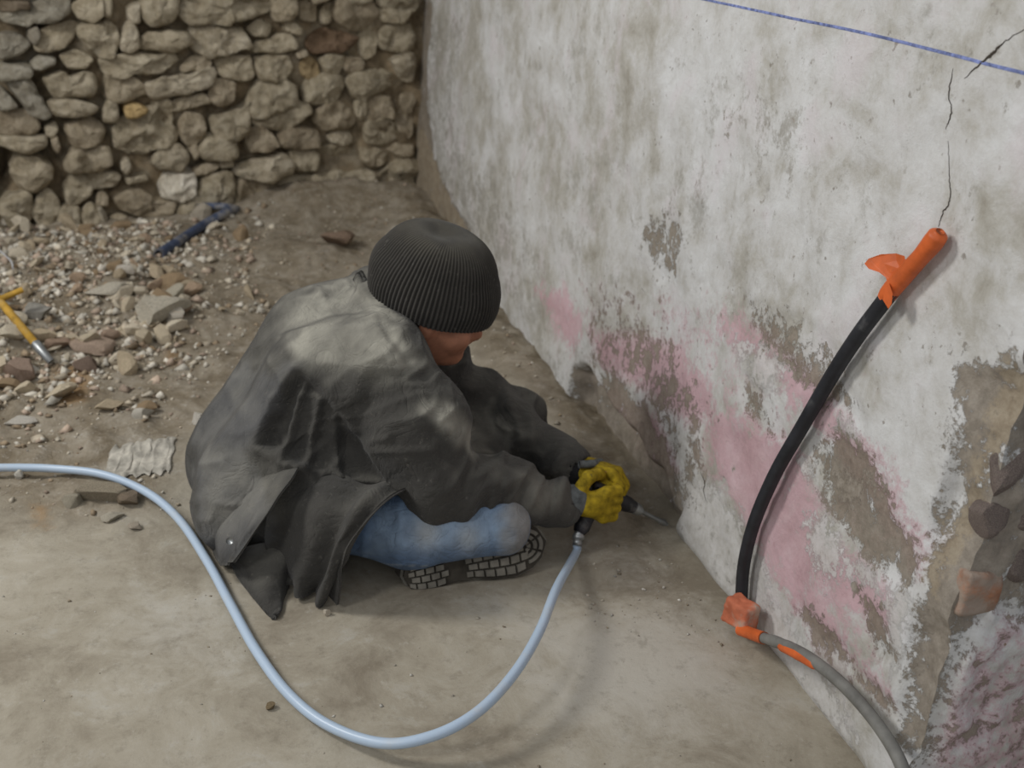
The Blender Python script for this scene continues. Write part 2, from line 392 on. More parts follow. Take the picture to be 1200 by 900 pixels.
# ================================================================== SETTING
WX = 1.007; CY = 4.496                     # plaster wall plane x, far corner y
PY = 1.018                                 # where the plaster meets the rough pier
def wq(pts): return [tuple(onx(x, y, WX)[1:]) for x, y in pts]
def dense(pts, n=4):
    "picture line -> same line with more points"
    o = []
    for a, b in zip(pts, pts[1:]+pts[:1]):
        for k in range(n): o.append((a[0]+(b[0]-a[0])*k/n, a[1]+(b[1]-a[1])*k/n))
    return o
GOUGE = wq([(596, 452), (640, 462), (668, 467), (674, 432), (692, 430), (715, 470), (745, 520), (775, 560), (792, 600), (785, 622), (740, 600), (660, 560), (580, 500)])
BRN = [wq(p) for p in (
    [(872, 352), (925, 362), (975, 400), (1017, 482), (1012, 500), (975, 476), (935, 452), (905, 425), (880, 385)],
    [(950, 520), (985, 500), (1030, 545), (1055, 600), (1085, 650), (1068, 690), (1010, 650), (978, 608), (955, 560)],
    [(1003, 688), (1035, 715), (1052, 775), (1030, 768), (1008, 730)],
    [(1118, 428), (1160, 420), (1215, 425), (1215, 560), (1080, 900), (1058, 880), (1048, 838), (1062, 770), (1086, 680), (1112, 560), (1124, 500)],
    [(935, 705), (960, 725), (1000, 775), (1050, 826), (1046, 838), (1000, 800), (955, 757), (932, 722)],
    [(1500, 342), (1510, 350), (1505, 378)],
    [(758, 262), (795, 255), (800, 285), (788, 318), (770, 330), (756, 300)],
    [(480, 0), (505, 0), (503, 60), (500, 120), (512, 190), (535, 245), (560, 290), (560, 330), (480, 260)],
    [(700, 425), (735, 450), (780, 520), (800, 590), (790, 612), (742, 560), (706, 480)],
    [(865, 440), (905, 470), (925, 520), (900, 515), (870, 480)])]
PNK = [wq(p) for p in (
    [(628, 335), (668, 340), (690, 385), (672, 415), (650, 380)],
    [(690, 380), (745, 385), (800, 400), (835, 450), (838, 500), (800, 505), (760, 470), (705, 440)],
    [(818, 478), (880, 480), (940, 520), (960, 600), (960, 680), (1000, 760), (1050, 806), (1048, 832), (1000, 800), (950, 752), (912, 700), (880, 640), (850, 580), (820, 530)],
    [(845, 372), (900, 380), (960, 430), (1000, 490), (1040, 540), (1092, 640), (1088, 690), (1056, 650), (1000, 580), (950, 500), (890, 440), (850, 410)],
    [(930, 600), (1000, 640), (1060, 700), (1050, 760), (1000, 740), (950, 690)],
    [(700, 440), (770, 480), (800, 560), (770, 570), (720, 520)])]
WHT = [wq(p) for p in (
    [(858, 405), (905, 400), (935, 430), (915, 462), (880, 450)], [(940, 612), (975, 610), (990, 650), (975, 690), (950, 665)],
    [(985, 485), (1010, 505), (1000, 520), (975, 505)], [(800, 540), (860, 600), (900, 690), (940, 760), (1000, 860), (990, 890), (860, 740), (800, 640), (780, 570)],
    [(1050, 680), (1075, 700), (1060, 780), (1045, 800), (1040, 740)], [(940, 540), (1000, 565), (1040, 560), (1040, 572), (990, 580), (945, 556)],
    [(985, 650), (1030, 672), (1030, 690), (990, 672)])]
GRY = [wq(p) for p in (
    [(480, 0), (560, 0), (545, 60), (540, 130), (580, 200), (640, 270), (650, 330), (620, 340), (560, 330), (480, 250)],
    [(870, 70), (950, 90), (960, 150), (930, 230), (890, 220), (860, 150)],
    [(740, 250), (800, 240), (815, 320), (780, 350), (745, 320)], [(560, 280), (640, 300), (640, 360), (600, 380), (560, 340)],
    [(940, 150), (990, 180), (975, 250), (930, 230)], [(1080, 60), (1150, 40), (1200, 60), (1200, 90), (1110, 90)])]
def wall_dx(y, z):
    "relief of the plaster wall: positive stands out towards the room"
    Q = np.stack([y, z], -1); P = np.stack([y, z, np.zeros_like(y)], -1)
    r = .016*fbm(P*2.1, 4, 3)+.004*fbm(P*14, 4, 9)
    w = Q+.018*np.stack([vn(P*14, 5), vn(P*14, 6)], -1)
    g = sdpoly(w, GOUGE); k = sst(-g, -.012, .03)
    r = r-k*(.045+.02*np.abs(fbm(P*9, 3, 21)))
    for p in BRN[:3]+BRN[4:]:
        r = r-.004*sst(-sdpoly(w, p), -.012, .016)
    k = sst(-sdpoly(w, BRN[3]), -.01, .02)
    r = r+k*(-.012+.022*fbm(P*8, 4, 31))
    r = r*sst(z, -.1, .03)+0*r
    r = r-.03*sst(z, .02, -.05)
    return r
ys = np.concatenate([np.linspace(PY, 2.3, 330), np.linspace(2.306, CY+.06, 210)[0:]])
zs = np.linspace(-.12, 1.9, 250)
zs = np.concatenate([np.linspace(-.12, 1.16, 210), np.linspace(1.18, 2.2, 40)])
Yg, Zg = np.meshgrid(ys, zs, indexing='ij')
Pw = np.stack([WX-wall_dx(Yg, Zg), Yg, Zg], -1).reshape(-1, 3)
Qw = Pw[:, 1:]
def soft(Q, polys, w=.035):
    v = np.zeros(len(Q))
    for p in polys: v = np.maximum(v, np.clip(.5-sdpoly(Q, p)/w, 0, 1))
    return v
pinkm = np.maximum(soft(Qw, PNK, .10), .42*soft(Qw, [wq([(640, 320), (700, 330), (860, 350), (960, 380), (1020, 480), (1095, 640), (1060, 850), (960, 770), (880, 660), (800, 560), (700, 430)])], .12))
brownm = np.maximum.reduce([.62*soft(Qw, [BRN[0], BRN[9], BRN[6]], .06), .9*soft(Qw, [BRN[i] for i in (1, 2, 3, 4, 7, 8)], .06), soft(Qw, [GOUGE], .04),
    .47*soft(Qw, [wq([(694, 338), (742, 348), (800, 400), (840, 500), (815, 600), (780, 610), (700, 480), (690, 420)])], .12)])  # soft brown paints the worker's shadow into the plaster around the gouge
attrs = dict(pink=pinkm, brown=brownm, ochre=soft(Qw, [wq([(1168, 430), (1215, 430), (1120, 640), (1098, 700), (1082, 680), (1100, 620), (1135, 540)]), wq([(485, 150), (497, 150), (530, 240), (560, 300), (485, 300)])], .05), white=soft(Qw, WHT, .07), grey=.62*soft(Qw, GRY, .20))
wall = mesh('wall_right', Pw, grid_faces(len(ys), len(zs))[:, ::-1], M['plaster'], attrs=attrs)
tag(wall, 'tall flaking whitewashed plaster wall with pink and bare brown patches', kind='structure')
# blue level line and cracks, strips that follow the relief
def wall_strip(name, pts, w, m, out=.0015, n=60, wob=0.):
    P = np.array([onx(x, y, WX) for x, y in pts]); P = catmull(P, n)
    if wob: P[1:-1, 1] += wob*rng.standard_normal(n-2); P[1:-1, 2] += wob*rng.standard_normal(n-2)
    T = np.gradient(P, axis=0); T[:, 0] = 0; T /= np.linalg.norm(T, axis=1)[:, None]
    S = np.stack([0*T[:, 0], -T[:, 2], T[:, 1]], -1)
    ww = (np.full(n, w) if np.isscalar(w) else np.interp(np.linspace(0, 1, n), np.linspace(0, 1, len(w)), w))[:, None]
    rows = []
    for s, o in ((-1, 0.), (0, out), (1, 0.)):
        R = P+S*ww*s; R[:, 0] = WX-wall_dx(R[:, 1], R[:, 2])-o-.0006; rows.append(R)
    V = np.stack(rows, 1).reshape(-1, 3)
    return mesh(name, V, grid_faces(n, 3)[:, ::-1], m, wall)
o = wall_strip('level_line', [(800, -6), (830, 1), (920, 20), (1010, 38), (1100, 60), (1200, 86), (1260, 102)], .0022, M['chalk'], .0005); o['label'] = 'blue chalked level line across the upper plaster'
o = wall_strip('crack', [(1117, 80), (1111, 112), (1114, 130), (1106, 152)], [.0003, .0011, .0006, .0012, .0003], M['dark'], 0, 40, .0008); o['label'] = 'thin dark hairline crack'
wall_strip('crack', [(1108, 165), (1110, 200), (1113, 232), (1104, 250), (1098, 266)], [.0003, .0007, .0011, .0004], M['dark'], 0, 40, .0008)
wall_strip('crack', [(1215, 25), (1180, 48), (1165, 62), (1156, 70), (1130, 92)], [.0004, .0006, .0022, .0016, .0003], M['dark'], 0, 40, .0008)
wall_strip('crack', [(817, 553), (822, 566), (820, 576), (823, 588)], [.0003, .0012, .001, .0004], M['dark'], 0, 30, .0006)

# reveal of the opening at the right, where the wall turns away
DU = np.array([1., 0.]); DU /= np.linalg.norm(DU)
def onpier(px, py):
    r = ray(px, py); nrm = np.array([-DU[1], DU[0], 0]); p0 = np.array([WX, PY, 0])
    return EYE+r*(nrm@(p0-EYE))/(nrm@r)
def pq(pts):
    o = []
    for x, y in pts:
        p = onpier(x, y); o.append(((p[:2]-np.array([WX, PY]))@DU, p[2]))
    return o
us = np.linspace(0, .9, 170); zp = np.linspace(-.12, 2.2, 330)
U_, Z_ = np.meshgrid(us, zp, indexing='ij'); Pn = np.stack([U_, Z_, 0*U_+5], -1)
rel = .018*fbm(Pn*6, 5, 41, .6)+.006*fbm(Pn*30, 3, 45)
pk = pq([(1078, 850), (1110, 770), (1160, 700), (1215, 730), (1260, 900), (1200, 960), (1080, 960)])
rb = [pq([(1128, 668), (1165, 668), (1170, 712), (1140, 735), (1125, 700)]), pq([(1172, 735), (1230, 745), (1230, 775), (1180, 770)])]
Qp = np.stack([U_, Z_], -1).reshape(-1, 2)
fat = sst(-sdpoly(Qp+.01*np.stack([vn(Pn.reshape(-1, 3)*20, 1), vn(Pn.reshape(-1, 3)*20, 2)], -1), pk), -.004, .02)
rel = rel+(.014*fat).reshape(rel.shape)
base = np.array([WX, PY]); rel = rel*sst(U_, 0, .04)
nr = np.array([-DU[1], DU[0]]); nr = nr if nr[1] < 0 else -nr
nr = -nr if (nr@(-base)) < 0 else nr
XY = base+U_[..., None]*DU+rel[..., None]*nr; XY[..., 0] -= wall_dx(np.full_like(U_, PY), Z_)*sst(U_, .1, 0)
Pp = np.concatenate([XY, Z_[..., None]], -1).reshape(-1, 3)
pier = mesh('wall_near', Pp, grid_faces(len(us), len(zp))[:, ::-1], None or M['plaster'], attrs=dict(
    pink=np.clip(.30+soft(Qp, [pk], .05)*.32, 0, 1), brown=np.clip(.80-.48*soft(Qp, [pk], .05), 0, 1), white=-.3+0*Qp[:, 0], ochre=.45*soft(Qp, rb+[pq([(1150, 760), (1215, 740), (1215, 800), (1160, 800)])], .08), grey=.15+0*Qp[:, 0]))
tag(pier, 'rough masonry reveal with a pink plaster remnant at the right edge', kind='structure')
M['brick'] = simple('brick_material', (.33, .165, .10), .95, .4, 24, .6, .005, dust=((.34, .27, .22), 16, .42, .6))

# floor
MOUND = [((.62, 4.35), .13, .42, .16), ((.95, 3.9), .10, .2, .5), ((.52, 3.75), .07, .26, .22), ((-.25, 3.55), .055, .5, .45), ((-.5, 3.0), .05, .22, .2), ((.93, 2.75), .05, .12, .5), ((.0, 2.32), .02, .13, .06)]
DIRT = [tuple(fl(x, y)[:2]) for x, y in [(-300, 180), (600, 180), (720, 480), (790, 610), (740, 640), (690, 560), (640, 500), (560, 420), (420, 330), (300, 440), (215, 520), (190, 600), (90, 610), (0, 590), (-300, 620)]]
def floor_z(x, y, fine=True):
    P = np.stack([x, y, 0*x], -1); z = .004*fbm(P*2.5, 3, 51)
    for (c, h, sx, sy) in MOUND: z = z+h*np.exp(-((x-c[0])/sx)**2-((y-c[1])/sy)**2)
    if fine:
        Q = np.stack([x, y], -1); k = np.clip(.5-sdpoly(Q, DIRT)/.35, 0, 1)
        z = z+k*(.022*fbm(P*6, 4, 55)+.015*np.maximum(fbm(P*17, 5, 58, .6), -.15))+.0012*fbm(P*16, 3, 60)
    return z
xs = np.linspace(-1.6, 1.95, 400); yf = np.concatenate([np.linspace(-.2, 1.0, 40)[:-1], np.linspace(1.0, 4.62, 430)])
Xf, Yf = np.meshgrid(xs, yf, indexing='ij'); Zf = floor_z(Xf, Yf)
Zf -= .0*Xf
Vf = np.stack([Xf, Yf, Zf], -1).reshape(-1, 3); Qf = Vf[:, :2]
def fpoly(p): return [tuple(fl(x, y)[:2]) for x, y in p]
pale = soft(Qf, [fpoly([(130, 515), (205, 515), (200, 560), (130, 560)]), fpoly([(690, 640), (760, 640), (800, 700), (720, 700)]), fpoly([(150, 690), (280, 700), (300, 800), (120, 790)]),
                 fpoly([(560, 700), (830, 690), (930, 830), (800, 900), (600, 880)])], .35)
rust = soft(Qf, [fpoly([(30, 585), (60, 590), (60, 620), (35, 618)]), fpoly([(195, 410), (215, 412), (210, 430), (190, 428)]), fpoly([(60, 430), (110, 430), (110, 480), (60, 480)])], .12)
floor = mesh('floor', Vf, grid_faces(len(xs), len(yf)), M['floor'], attrs=dict(dirt=np.clip(.5-sdpoly(Qf, DIRT)/.30, 0, 1), pale=pale*.8, rust=rust))
tag(floor, 'dusty beige floor rising into brown dirt and rubble towards the back', kind='structure')

# ------------------------------------------------------------------ stone wall
A0 = np.array([1.02, 4.499]); A1 = np.array([-.60, 4.160]); AD = (A1-A0)/np.linalg.norm(A1-A0)   # along the wall, leftwards
AN = np.array([-AD[1], AD[0]]); AN = AN if AN[1] < 0 else -AN                                       # out of the wall
def onst(px, py):
    r = ray(px, py); n3 = np.array([AN[0], AN[1], 0]); p = EYE+r*(n3@(np.array([A0[0], A0[1], 0])-EYE))/(n3@r)
    return np.array([(p[:2]-A0)@AD, p[2]])
def stp(u, z, out): q = A0+AD*u+AN*out; return np.array([q[0], q[1], z])
ug = np.linspace(-.05, 2.7, 230); zg = np.linspace(-.2, 1.9, 180); Ug, Zs = np.meshgrid(ug, zg, indexing='ij')
Pm = np.stack([Ug, Zs, 0*Ug], -1)
hole = [onst(*p) for p in [(-30, 178), (14, 176), (20, 195), (14, 222), (0, 238), (-30, 238)]]
dep = -.034+.024*fbm(Pm*11, 5, 71)+.03*sst(Ug, .75, .2)+.012*sst(Zs, .25, .0)-.22*sst(-sdpoly(Pm[..., :2], hole), -.02, .03)
# bottom right and the corner are full of earth and mortar
dep = dep+.0*Ug-.03*sst(Ug, 1.2, 1.6)
Xm = A0[0]+AD[0]*Ug+AN[0]*dep; Ym = A0[1]+AD[1]*Ug+AN[1]*dep
swall = mesh('wall_back', np.stack([Xm, Ym, Zs], -1).reshape(-1, 3), grid_faces(len(ug), len(zg)), M['mortar'])
tag(swall, 'bare rubble stone wall laid in brown earth mortar', kind='structure')
ST = '''0 0 35 0 36 9 15 12 0 11|0 13 32 13 40 22 30 31 12 28 0 22|37 5 55 -4 78 -4 80 15 70 22 45 28 38 18|84 5 100 -4 118 -4 119 18 108 25 92 24|119 -4 131 -4 129 20 121 18
0 39 22 40 34 52 28 60 8 68 0 68|33 36 42 31 46 42 42 54 33 46|48 38 80 26 88 30 84 45 60 60 46 58 43 50|95 28 125 23 137 30 140 45 135 62 118 66 104 54 97 42|145 30 155 22 160 40 162 55 150 62 141 55
36 72 48 66 64 68 64 76 48 83 40 80|70 66 88 57 104 64 107 72 98 80 80 80|0 76 32 75 38 84 34 90 10 92 0 92|11 97 26 92 38 98 44 112 50 118 56 135 48 139 34 134 26 120 14 108|0 103 10 110 20 124 0 128
51 92 72 80 80 90 105 85 110 105 105 115 85 112 68 114 58 105|60 122 72 116 100 118 112 122 112 132 90 136 66 135|0 130 28 130 38 138 45 148 30 156 0 156|52 148 65 141 68 152 60 160 53 156|58 162 66 158 70 172 66 178 60 172
0 158 30 160 50 158 52 170 30 177 8 172 0 168|78 146 100 139 118 144 121 155 115 166 96 170 84 168|76 188 84 175 105 170 126 173 130 190 116 197 84 197|14 200 24 180 42 182 58 192 60 208 50 217 34 221 22 212|2 240 14 228 30 224 38 232 36 255 25 266 6 262
40 240 52 222 64 232 66 250 62 266 46 266 40 255|75 220 86 203 100 204 105 225 95 234 78 240|102 208 110 201 128 200 140 208 138 218 115 221 105 216|114 228 122 222 128 230 126 243 113 240|95 250 108 238 116 246 122 266 116 272 98 272
141 190 150 184 154 195 148 203 141 197|119 132 126 117 136 122 138 135 132 142 120 140|122 86 150 88 170 98 170 108 135 118 126 112|115 70 140 64 172 62 193 62 205 72 198 82 165 88 140 88 122 82|132 155 135 148 185 122 193 120 203 140 208 160 195 170 155 177 137 170
196 120 220 112 240 110 244 120 225 128 200 130|208 148 216 134 232 134 240 140 240 155 225 170 214 164|173 96 185 90 225 85 245 80 250 88 240 100 215 108 185 112 174 106|167 45 175 35 195 34 215 38 218 50 205 58 180 60 168 54|165 5 175 -4 208 -4 207 15 198 25 175 28 166 18
212 5 213 -4 310 -4 312 8 290 18 260 30 235 30 220 20|225 38 238 33 262 32 290 42 290 55 262 66 240 66 228 55|215 78 228 66 242 66 248 76 238 82 216 85|253 70 265 66 290 66 297 80 290 90 270 90 256 84|290 32 305 22 318 28 313 42 300 42
317 0 330 -4 345 -4 345 12 335 22 322 24 316 15|298 55 315 45 330 40 345 45 345 55 320 60 300 62|350 4 360 -3 372 8 370 25 352 24|300 68 315 66 338 66 342 82 330 92 305 92 300 80|247 110 252 96 268 94 278 100 275 115 258 122 248 118
293 132 294 105 305 94 330 92 345 102 348 118 335 125 310 135|248 140 262 136 278 128 290 116 291 135 289 152 275 165 258 160 249 150|294 138 320 132 342 120 355 122 362 128 355 138 330 150 300 148|358 100 362 94 380 90 398 92 400 105 390 118 370 122 358 114|360 50 375 34 400 35 416 42 414 55 395 62 370 62
374 70 385 65 402 66 402 80 395 90 382 84|404 68 415 64 425 70 424 82 410 88 404 80|390 8 395 -4 432 -4 441 10 435 22 420 32 400 28|443 8 455 0 490 -4 488 12 470 25 448 28|441 50 445 32 478 26 481 40 480 58 460 60 445 58
418 40 428 32 440 34 438 60 425 64|405 95 418 86 440 80 458 86 459 100 445 108 425 115 412 110|457 72 465 64 485 64 485 85 478 98 466 88|430 115 445 112 462 115 460 135 445 135 432 128|464 118 485 112 484 150 478 158 466 145
366 140 372 128 390 121 410 125 415 140 405 148 380 152|384 158 395 150 410 152 414 165 400 170 386 166|425 150 432 140 448 138 462 145 462 160 450 168 430 165|420 176 428 171 442 173 452 182 446 192 432 196 422 188|452 172 462 166 484 168 483 182 466 181
326 165 330 155 350 150 372 155 372 170 355 173 332 172|340 180 345 174 368 176 373 185 368 198 348 200 341 192|374 180 380 172 400 171 410 177 410 198 390 200 380 192|327 215 335 207 365 202 410 202 432 202 430 215 415 225 380 228 345 235 330 228|438 210 442 198 462 186 484 185 482 225 465 232 442 225
284 165 292 150 306 145 322 158 324 170 310 178 290 176|233 172 240 160 262 157 274 165 274 180 262 188 242 186|176 180 188 172 200 170 215 175 218 190 210 198 185 200 178 192|191 212 196 203 226 200 230 212 226 228 212 234 195 230|226 198 235 192 252 188 255 193 240 203 228 204
255 190 262 186 272 188 272 194 258 196|276 200 280 190 300 183 330 180 341 192 335 203 310 207 285 206|276 225 280 212 310 210 326 215 325 245 310 252 280 248|205 255 216 235 235 214 250 205 270 203 272 245 250 250 225 255|137 235 145 222 160 222 180 232 190 230 205 238 195 248 165 252 145 248
125 256 135 250 150 254 155 262 135 265|146 207 170 204 172 211 150 215|330 22 345 27 352 34 350 42 335 38|352 75 360 66 372 74 374 88 360 92 352 86|416 118 428 116 430 130 424 140 415 134
68 246 74 240 92 242 94 262 80 270 68 266|143 122 158 122 172 128 165 134 148 138|222 172 230 165 233 180 226 186|150 8 163 2 164 26 152 28|376 8 388 2 390 24 378 28|346 60 358 58 360 66 348 68|222 5 224 8 226 12'''
rows = [r for L in ST.split('\n') for r in L.split('|')][:-1]
def stone_mesh(poly, out, seed, col, cr=.24):
    "rounded lump over an outline given in wall coordinates (u, z)"
    P = np.array(poly); n = len(P); q = []
    for i in range(n):                       # cut the corners once, then resample
        a, b, c = P[i-1], P[i], P[(i+1) % n]; q += [b+(a-b)*cr*.8, b, b+(c-b)*cr*.8]
    q = np.array(q); q = .25*np.roll(q, 1, 0)+.5*q+.25*np.roll(q, -1, 0)
    L = np.r_[0, np.cumsum(np.linalg.norm(np.diff(np.vstack([q, q[:1]]), axis=0), axis=1))]
    ns = 36; t = np.arange(ns)/ns*L[-1]; qq = np.vstack([q, q[:1]])
    O = np.stack([np.interp(t, L, qq[:, 0]), np.interp(t, L, qq[:, 1])], -1); c = O.mean(0)
    size = math.sqrt(abs(np.sum(O[:, 0]*np.roll(O[:, 1], -1)-O[:, 1]*np.roll(O[:, 0], -1)))/2)
    prof = [(1.06, -.10), (1.13, -.03), (1.15, .0+out*.1), (1.13, out*.45), (1.05, out*.78), (.90, out*.96), (.66, out), (.44, out*1.04), (.2, out*1.03)]
    W = []
    for s, h in prof: 
        k = c+(O-c)*s; W.append(np.c_[k, np.full(ns, h)])
    W = np.vstack(W+[np.array([[c[0], c[1], out*1.05]])])
    S3 = W*np.array([1, 1, 1.])
    d = fbm(S3*15+seed*7.1, 5, seed, .62); d2 = np.round(fbm(S3*10+seed*3.7, 2, seed+3)*2.6)/2.6
    fr = np.clip((W[:, 2]+.02)/(out+.02), 0, 1)
    W[:, 2] += fr*(d*.034+d2*.020)*min(1.3, size/.12)
    sh = .09*size; W[:, 0] += sh*fbm(S3*16+seed, 2, seed+9)*1.5; W[:, 1] += sh*fbm(S3*16+seed+50, 2, seed+12)*1.5
    tilt = (random.uniform(-.2, .2), random.uniform(-.28, .1))
    W[:, 2] += fr*((W[:, 0]-c[0])*tilt[0]+(W[:, 1]-c[1])*tilt[1])
    V = np.array([stp(*w) for w in W]); Fc = [tuple(f) for f in grid_faces(len(prof), ns, True)]
    b = (len(prof)-1)*ns; Fc += [(b+(k+1) % ns, b+k, b+ns) for k in range(ns)]
    Fc = [tuple(reversed(f)) for f in Fc]
    ctr = stp(c[0], c[1], 0); o = mesh('stone', V-ctr, Fc, M['stone'], None, col=col); o.parent = swall; o.location = tuple(ctr)
    return o
for k, r in enumerate(rows):
    v = list(map(float, r.split())); p = list(zip(v[::2], v[1::2]))
    cx = sum(a for a, _ in p)/len(p); cy = sum(b for _, b in p)/len(p)
    w_ = [onst(*a) for a in p]
    out = random.uniform(.012, .05)-(.016 if cx > 340 else 0)
    col = (1.02, .97, .88)
    if cx < 60 and cy < 140: col = (.78, .78, .77)
    if k == 0: col = (.5, .45, .4)
    if abs(cx-388) < 6 and abs(cy-49) < 6: col = (.48, .36, .29); out = .01
    if abs(cx-212) < 4 and abs(cy-215) < 8: col = (1.45, 1.45, 1.45)
    if abs(cx-363) < 4 and abs(cy-79) < 8: col = (1.0, .86, .62)
    if abs(cx-157) < 4 and abs(cy-129) < 5: col = (1.1, .86, .50)
    stone_mesh(w_, out, k+1, np.array(col))
# courses beyond the frame: above and to the left
zl = onst(250, 0)[1]
k = 300
for lo, hi, u0, u1 in [(zl+.02+.085*i, zl+.095+.085*i, -.0, 2.6) for i in range(11)]+[(-.10+.09*i, -.02+.09*i, 1.70, 2.6) for i in range(11)]:
    u = u0+random.uniform(0, .04)
    while u < u1-.06:
        w_ = random.uniform(.08, .2); j = lambda: random.uniform(-.012, .012)
        if u < 1.66 or u0 > 1 or lo > zl:
            stone_mesh([(u+j(), lo+j()), (u+w_*.5, lo+j()), (u+w_+j(), lo+j()), (u+w_+.01, (lo+hi)/2), (u+w_+j(), hi+j()), (u+w_*.5, hi+j()), (u+j(), hi+j())][::-1], random.uniform(.012, .045), k, np.array((1.0, .96, .88)))
        u += w_+.02; k += 1

# ================================================================== RUBBLE
def rock_mesh(name, seed, sub=2, flat=1., facet=.5, m=None):
    bm = bmesh.new(); bmesh.ops.create_icosphere(bm, subdivisions=sub, radius=1)
    V = np.array([v.co[:] for v in bm.verts]); R = np.random.default_rng(seed)
    for _ in range(13):                      # knock flats on it
        n = R.standard_normal(3); n /= np.linalg.norm(n); d = R.uniform(.42, .80); s = V@n
        V = V-np.where(s > d, (s-d)*facet*2, 0)[:, None]*n
    V = V*(1+.10*fbm(V*2.6+seed*5, 3, seed))[:, None]; V[:, 2] *= flat
    for v, c in zip(bm.verts, V): v.co = c
    me = bpy.data.meshes.new(name); bm.to_mesh(me); bm.free()
    a = me.color_attributes.new('Col', 'FLOAT_COLOR', 'POINT'); cc = np.ones((len(V), 4), np.float32)
    cc[:, :3] = np.array(m)*(1.12, 1.06, .96); a.data.foreach_set('color', cc.ravel())
    me.materials.append(M['rubble'])
    me.polygons.foreach_set('use_smooth', np.ones(len(me.polygons), bool)); me.set_sharp_from_angle(angle=math.radians(20))
    return me
def put_rock(name, me, x, y, r, ang=None, tilt=.3, sink=.25, stretch=(1, 1, 1)):
    o = bpy.data.objects.new(name, me); COL.objects.link(o)
    z = float(floor_z(np.array([x]), np.array([y]))[0])
    o.scale = (r*stretch[0], r*stretch[1], r*stretch[2]); o.rotation_euler = (random.uniform(-tilt, tilt), random.uniform(-tilt, tilt), random.uniform(0, 6.28) if ang is None else ang)
    o.location = (x, y, z+r*stretch[2]*(.62-sink)); return o
def flz(px, py):
    p = fl(px, py)
    for _ in range(4): p = fl(px, py, float(floor_z(np.array([p[0]]), np.array([p[1]]))[0]))
    return p
SP = [  # px, py, half width px, stretch, colour, label, name
    (22, 436, 23, (1, .7, .55), (.36, .28, .24), 'rounded pinkish boulder at the left edge below the yellow handle', 'boulder'),
    (103, 410, 22, (1, .9, .35), (.40, .32, .27), 'flat pinkish stone slab just right of the tip of the yellow handle', 'slab'),
    (104, 432, 14, (1, .8, .6), (.17, .13, .11), 'dark brown lump beneath the flat pinkish slab', 'stone'),
    (186, 368, 30, (1, .75, .5), (.46, .44, .39), 'largest pale stone in the white chunks right of the rubble heap', 'stone'),
    (206, 375, 13, (1, .9, .8), (.52, .50, .46), 'rounded white lump at the right end of the largest pale stone', 'stone'),
    (133, 346, 25, (1, .38, .32), (.50, .48, .43), 'long flat white stone lying across the middle of the rubble', 'stone'),
    (166, 394, 16, (1, .7, .25), (.50, .48, .44), 'thin angular white flake pointing downward below the pale stones', 'stone_flake'),
    (45, 368, 17, (1, .8, .45), (.33, .33, .32), 'grey angular stone right above the yellow handle', 'stone'),
    (400, 285, 21, (1, .7, .5), (.22, .165, .13), 'reddish brown stone on the dirt mound just left of the knitted hat', 'stone'),
    (150, 322, 10, (1.0, .5, .9), (.52, .50, .47), 'upright narrow white chip above the long flat white stone', 'stone_chip'),
    (232, 494, 7, (.8, .8, 1.2), (.62, .61, .59), 'small bright white chip touching the back of the coat', 'plaster_chip'),
    (167, 487, 11, (1, .7, .6), (.52, .51, .48), 'small pale stone left of the coat above the ridged plaster patch', 'stone'),
    (24, 496, 14, (1, .5, .4), (.56, .55, .53), 'flat white chip at the left edge between boulder and hose', 'plaster_chip'),
    (120, 580, 24, (1, .6, .5), (.30, .27, .22), 'brown clod of mortar just below the pale blue hose', 'mortar_clod'),
    (148, 588, 14, (1, .8, .7), (.23, .19, .15), 'darker lump at the right end of the mortar clod', 'mortar_clod'),
    (86, 590, 11, (1, .7, .6), (.36, .34, .29), 'small grey lump at the left end of the mortar clod', 'mortar_clod'),
    (132, 607, 10, (1, .7, .6), (.45, .43, .38), 'pale chip in front of the mortar clod', 'stone_chip'),
    (160, 618, 8, (1, .7, .6), (.42, .38, .33), 'small lone chip right of and below the mortar clod', 'stone_chip'),
    (24, 557, 6, (.8, .8, 1.), (.60, .60, .58), 'tiny white chip under the hose near the left edge', 'plaster_chip'),
    (382, 718, 5, (1, 1, 1), (.60, .56, .50), 'tiny pale pebble below the hem of the coat', 'pebble'),
    (317, 828, 5, (1, 1, .8), (.25, .20, .13), 'tiny brown pebble inside the curve of the hose', 'pebble'),
    (556, 440, 0, (1, 1, 1), None, None, None),
    (583, 458, 8, (.8, .8, 1.), (.58, .56, .52), 'small white chip on the dirt between the arm and the plaster wall', 'plaster_chip'),
    (238, 256, 13, (1, .7, .8), (.44, .41, .36), 'knobbly pale stone between the two bits of blue pipe', 'stone'),
    (345, 240, 13, (1, .7, .6), (.47, .44, .38), 'pale stone under the long block at the foot of the wall', 'stone'),
    (115, 258, 12, (1, .8, .8), (.44, .41, .35), 'pale block leaning on the foot of the wall left of the blue pipe', 'stone'),
    (10, 262, 10, (1, .8, .7), (.48, .46, .42), 'pale stone at the far left foot of the wall', 'stone'),
    (205, 348, 12, (1, .8, .8), (.46, .44, .38), 'squarish pale stone topping the white chunks', 'stone'),
    (70, 405, 12, (1, .7, .7), (.33, .25, .20), 'small brown stone at the tip of the yellow handle', 'stone'),
    (130, 395, 9, (1, .8, .7), (.35, .27, .22), 'small pinkish stone right of the flat pinkish slab', 'stone')]
for k, (px, py, hw, st, c, lab, nm) in enumerate(SP):
    if not lab: continue
    p = flz(px, py+2); dep_ = np.linalg.norm(p-EYE); r = hw/F*dep_*1.32
    me = rock_mesh(nm, 100+k, 3 if hw > 9 else 2, 1., .5, c)
    tag(put_rock(nm, me, p[0], p[1], r, ang=random.uniform(-.3, .3), tilt=.15, sink=.08, stretch=st), lab, 'stone')
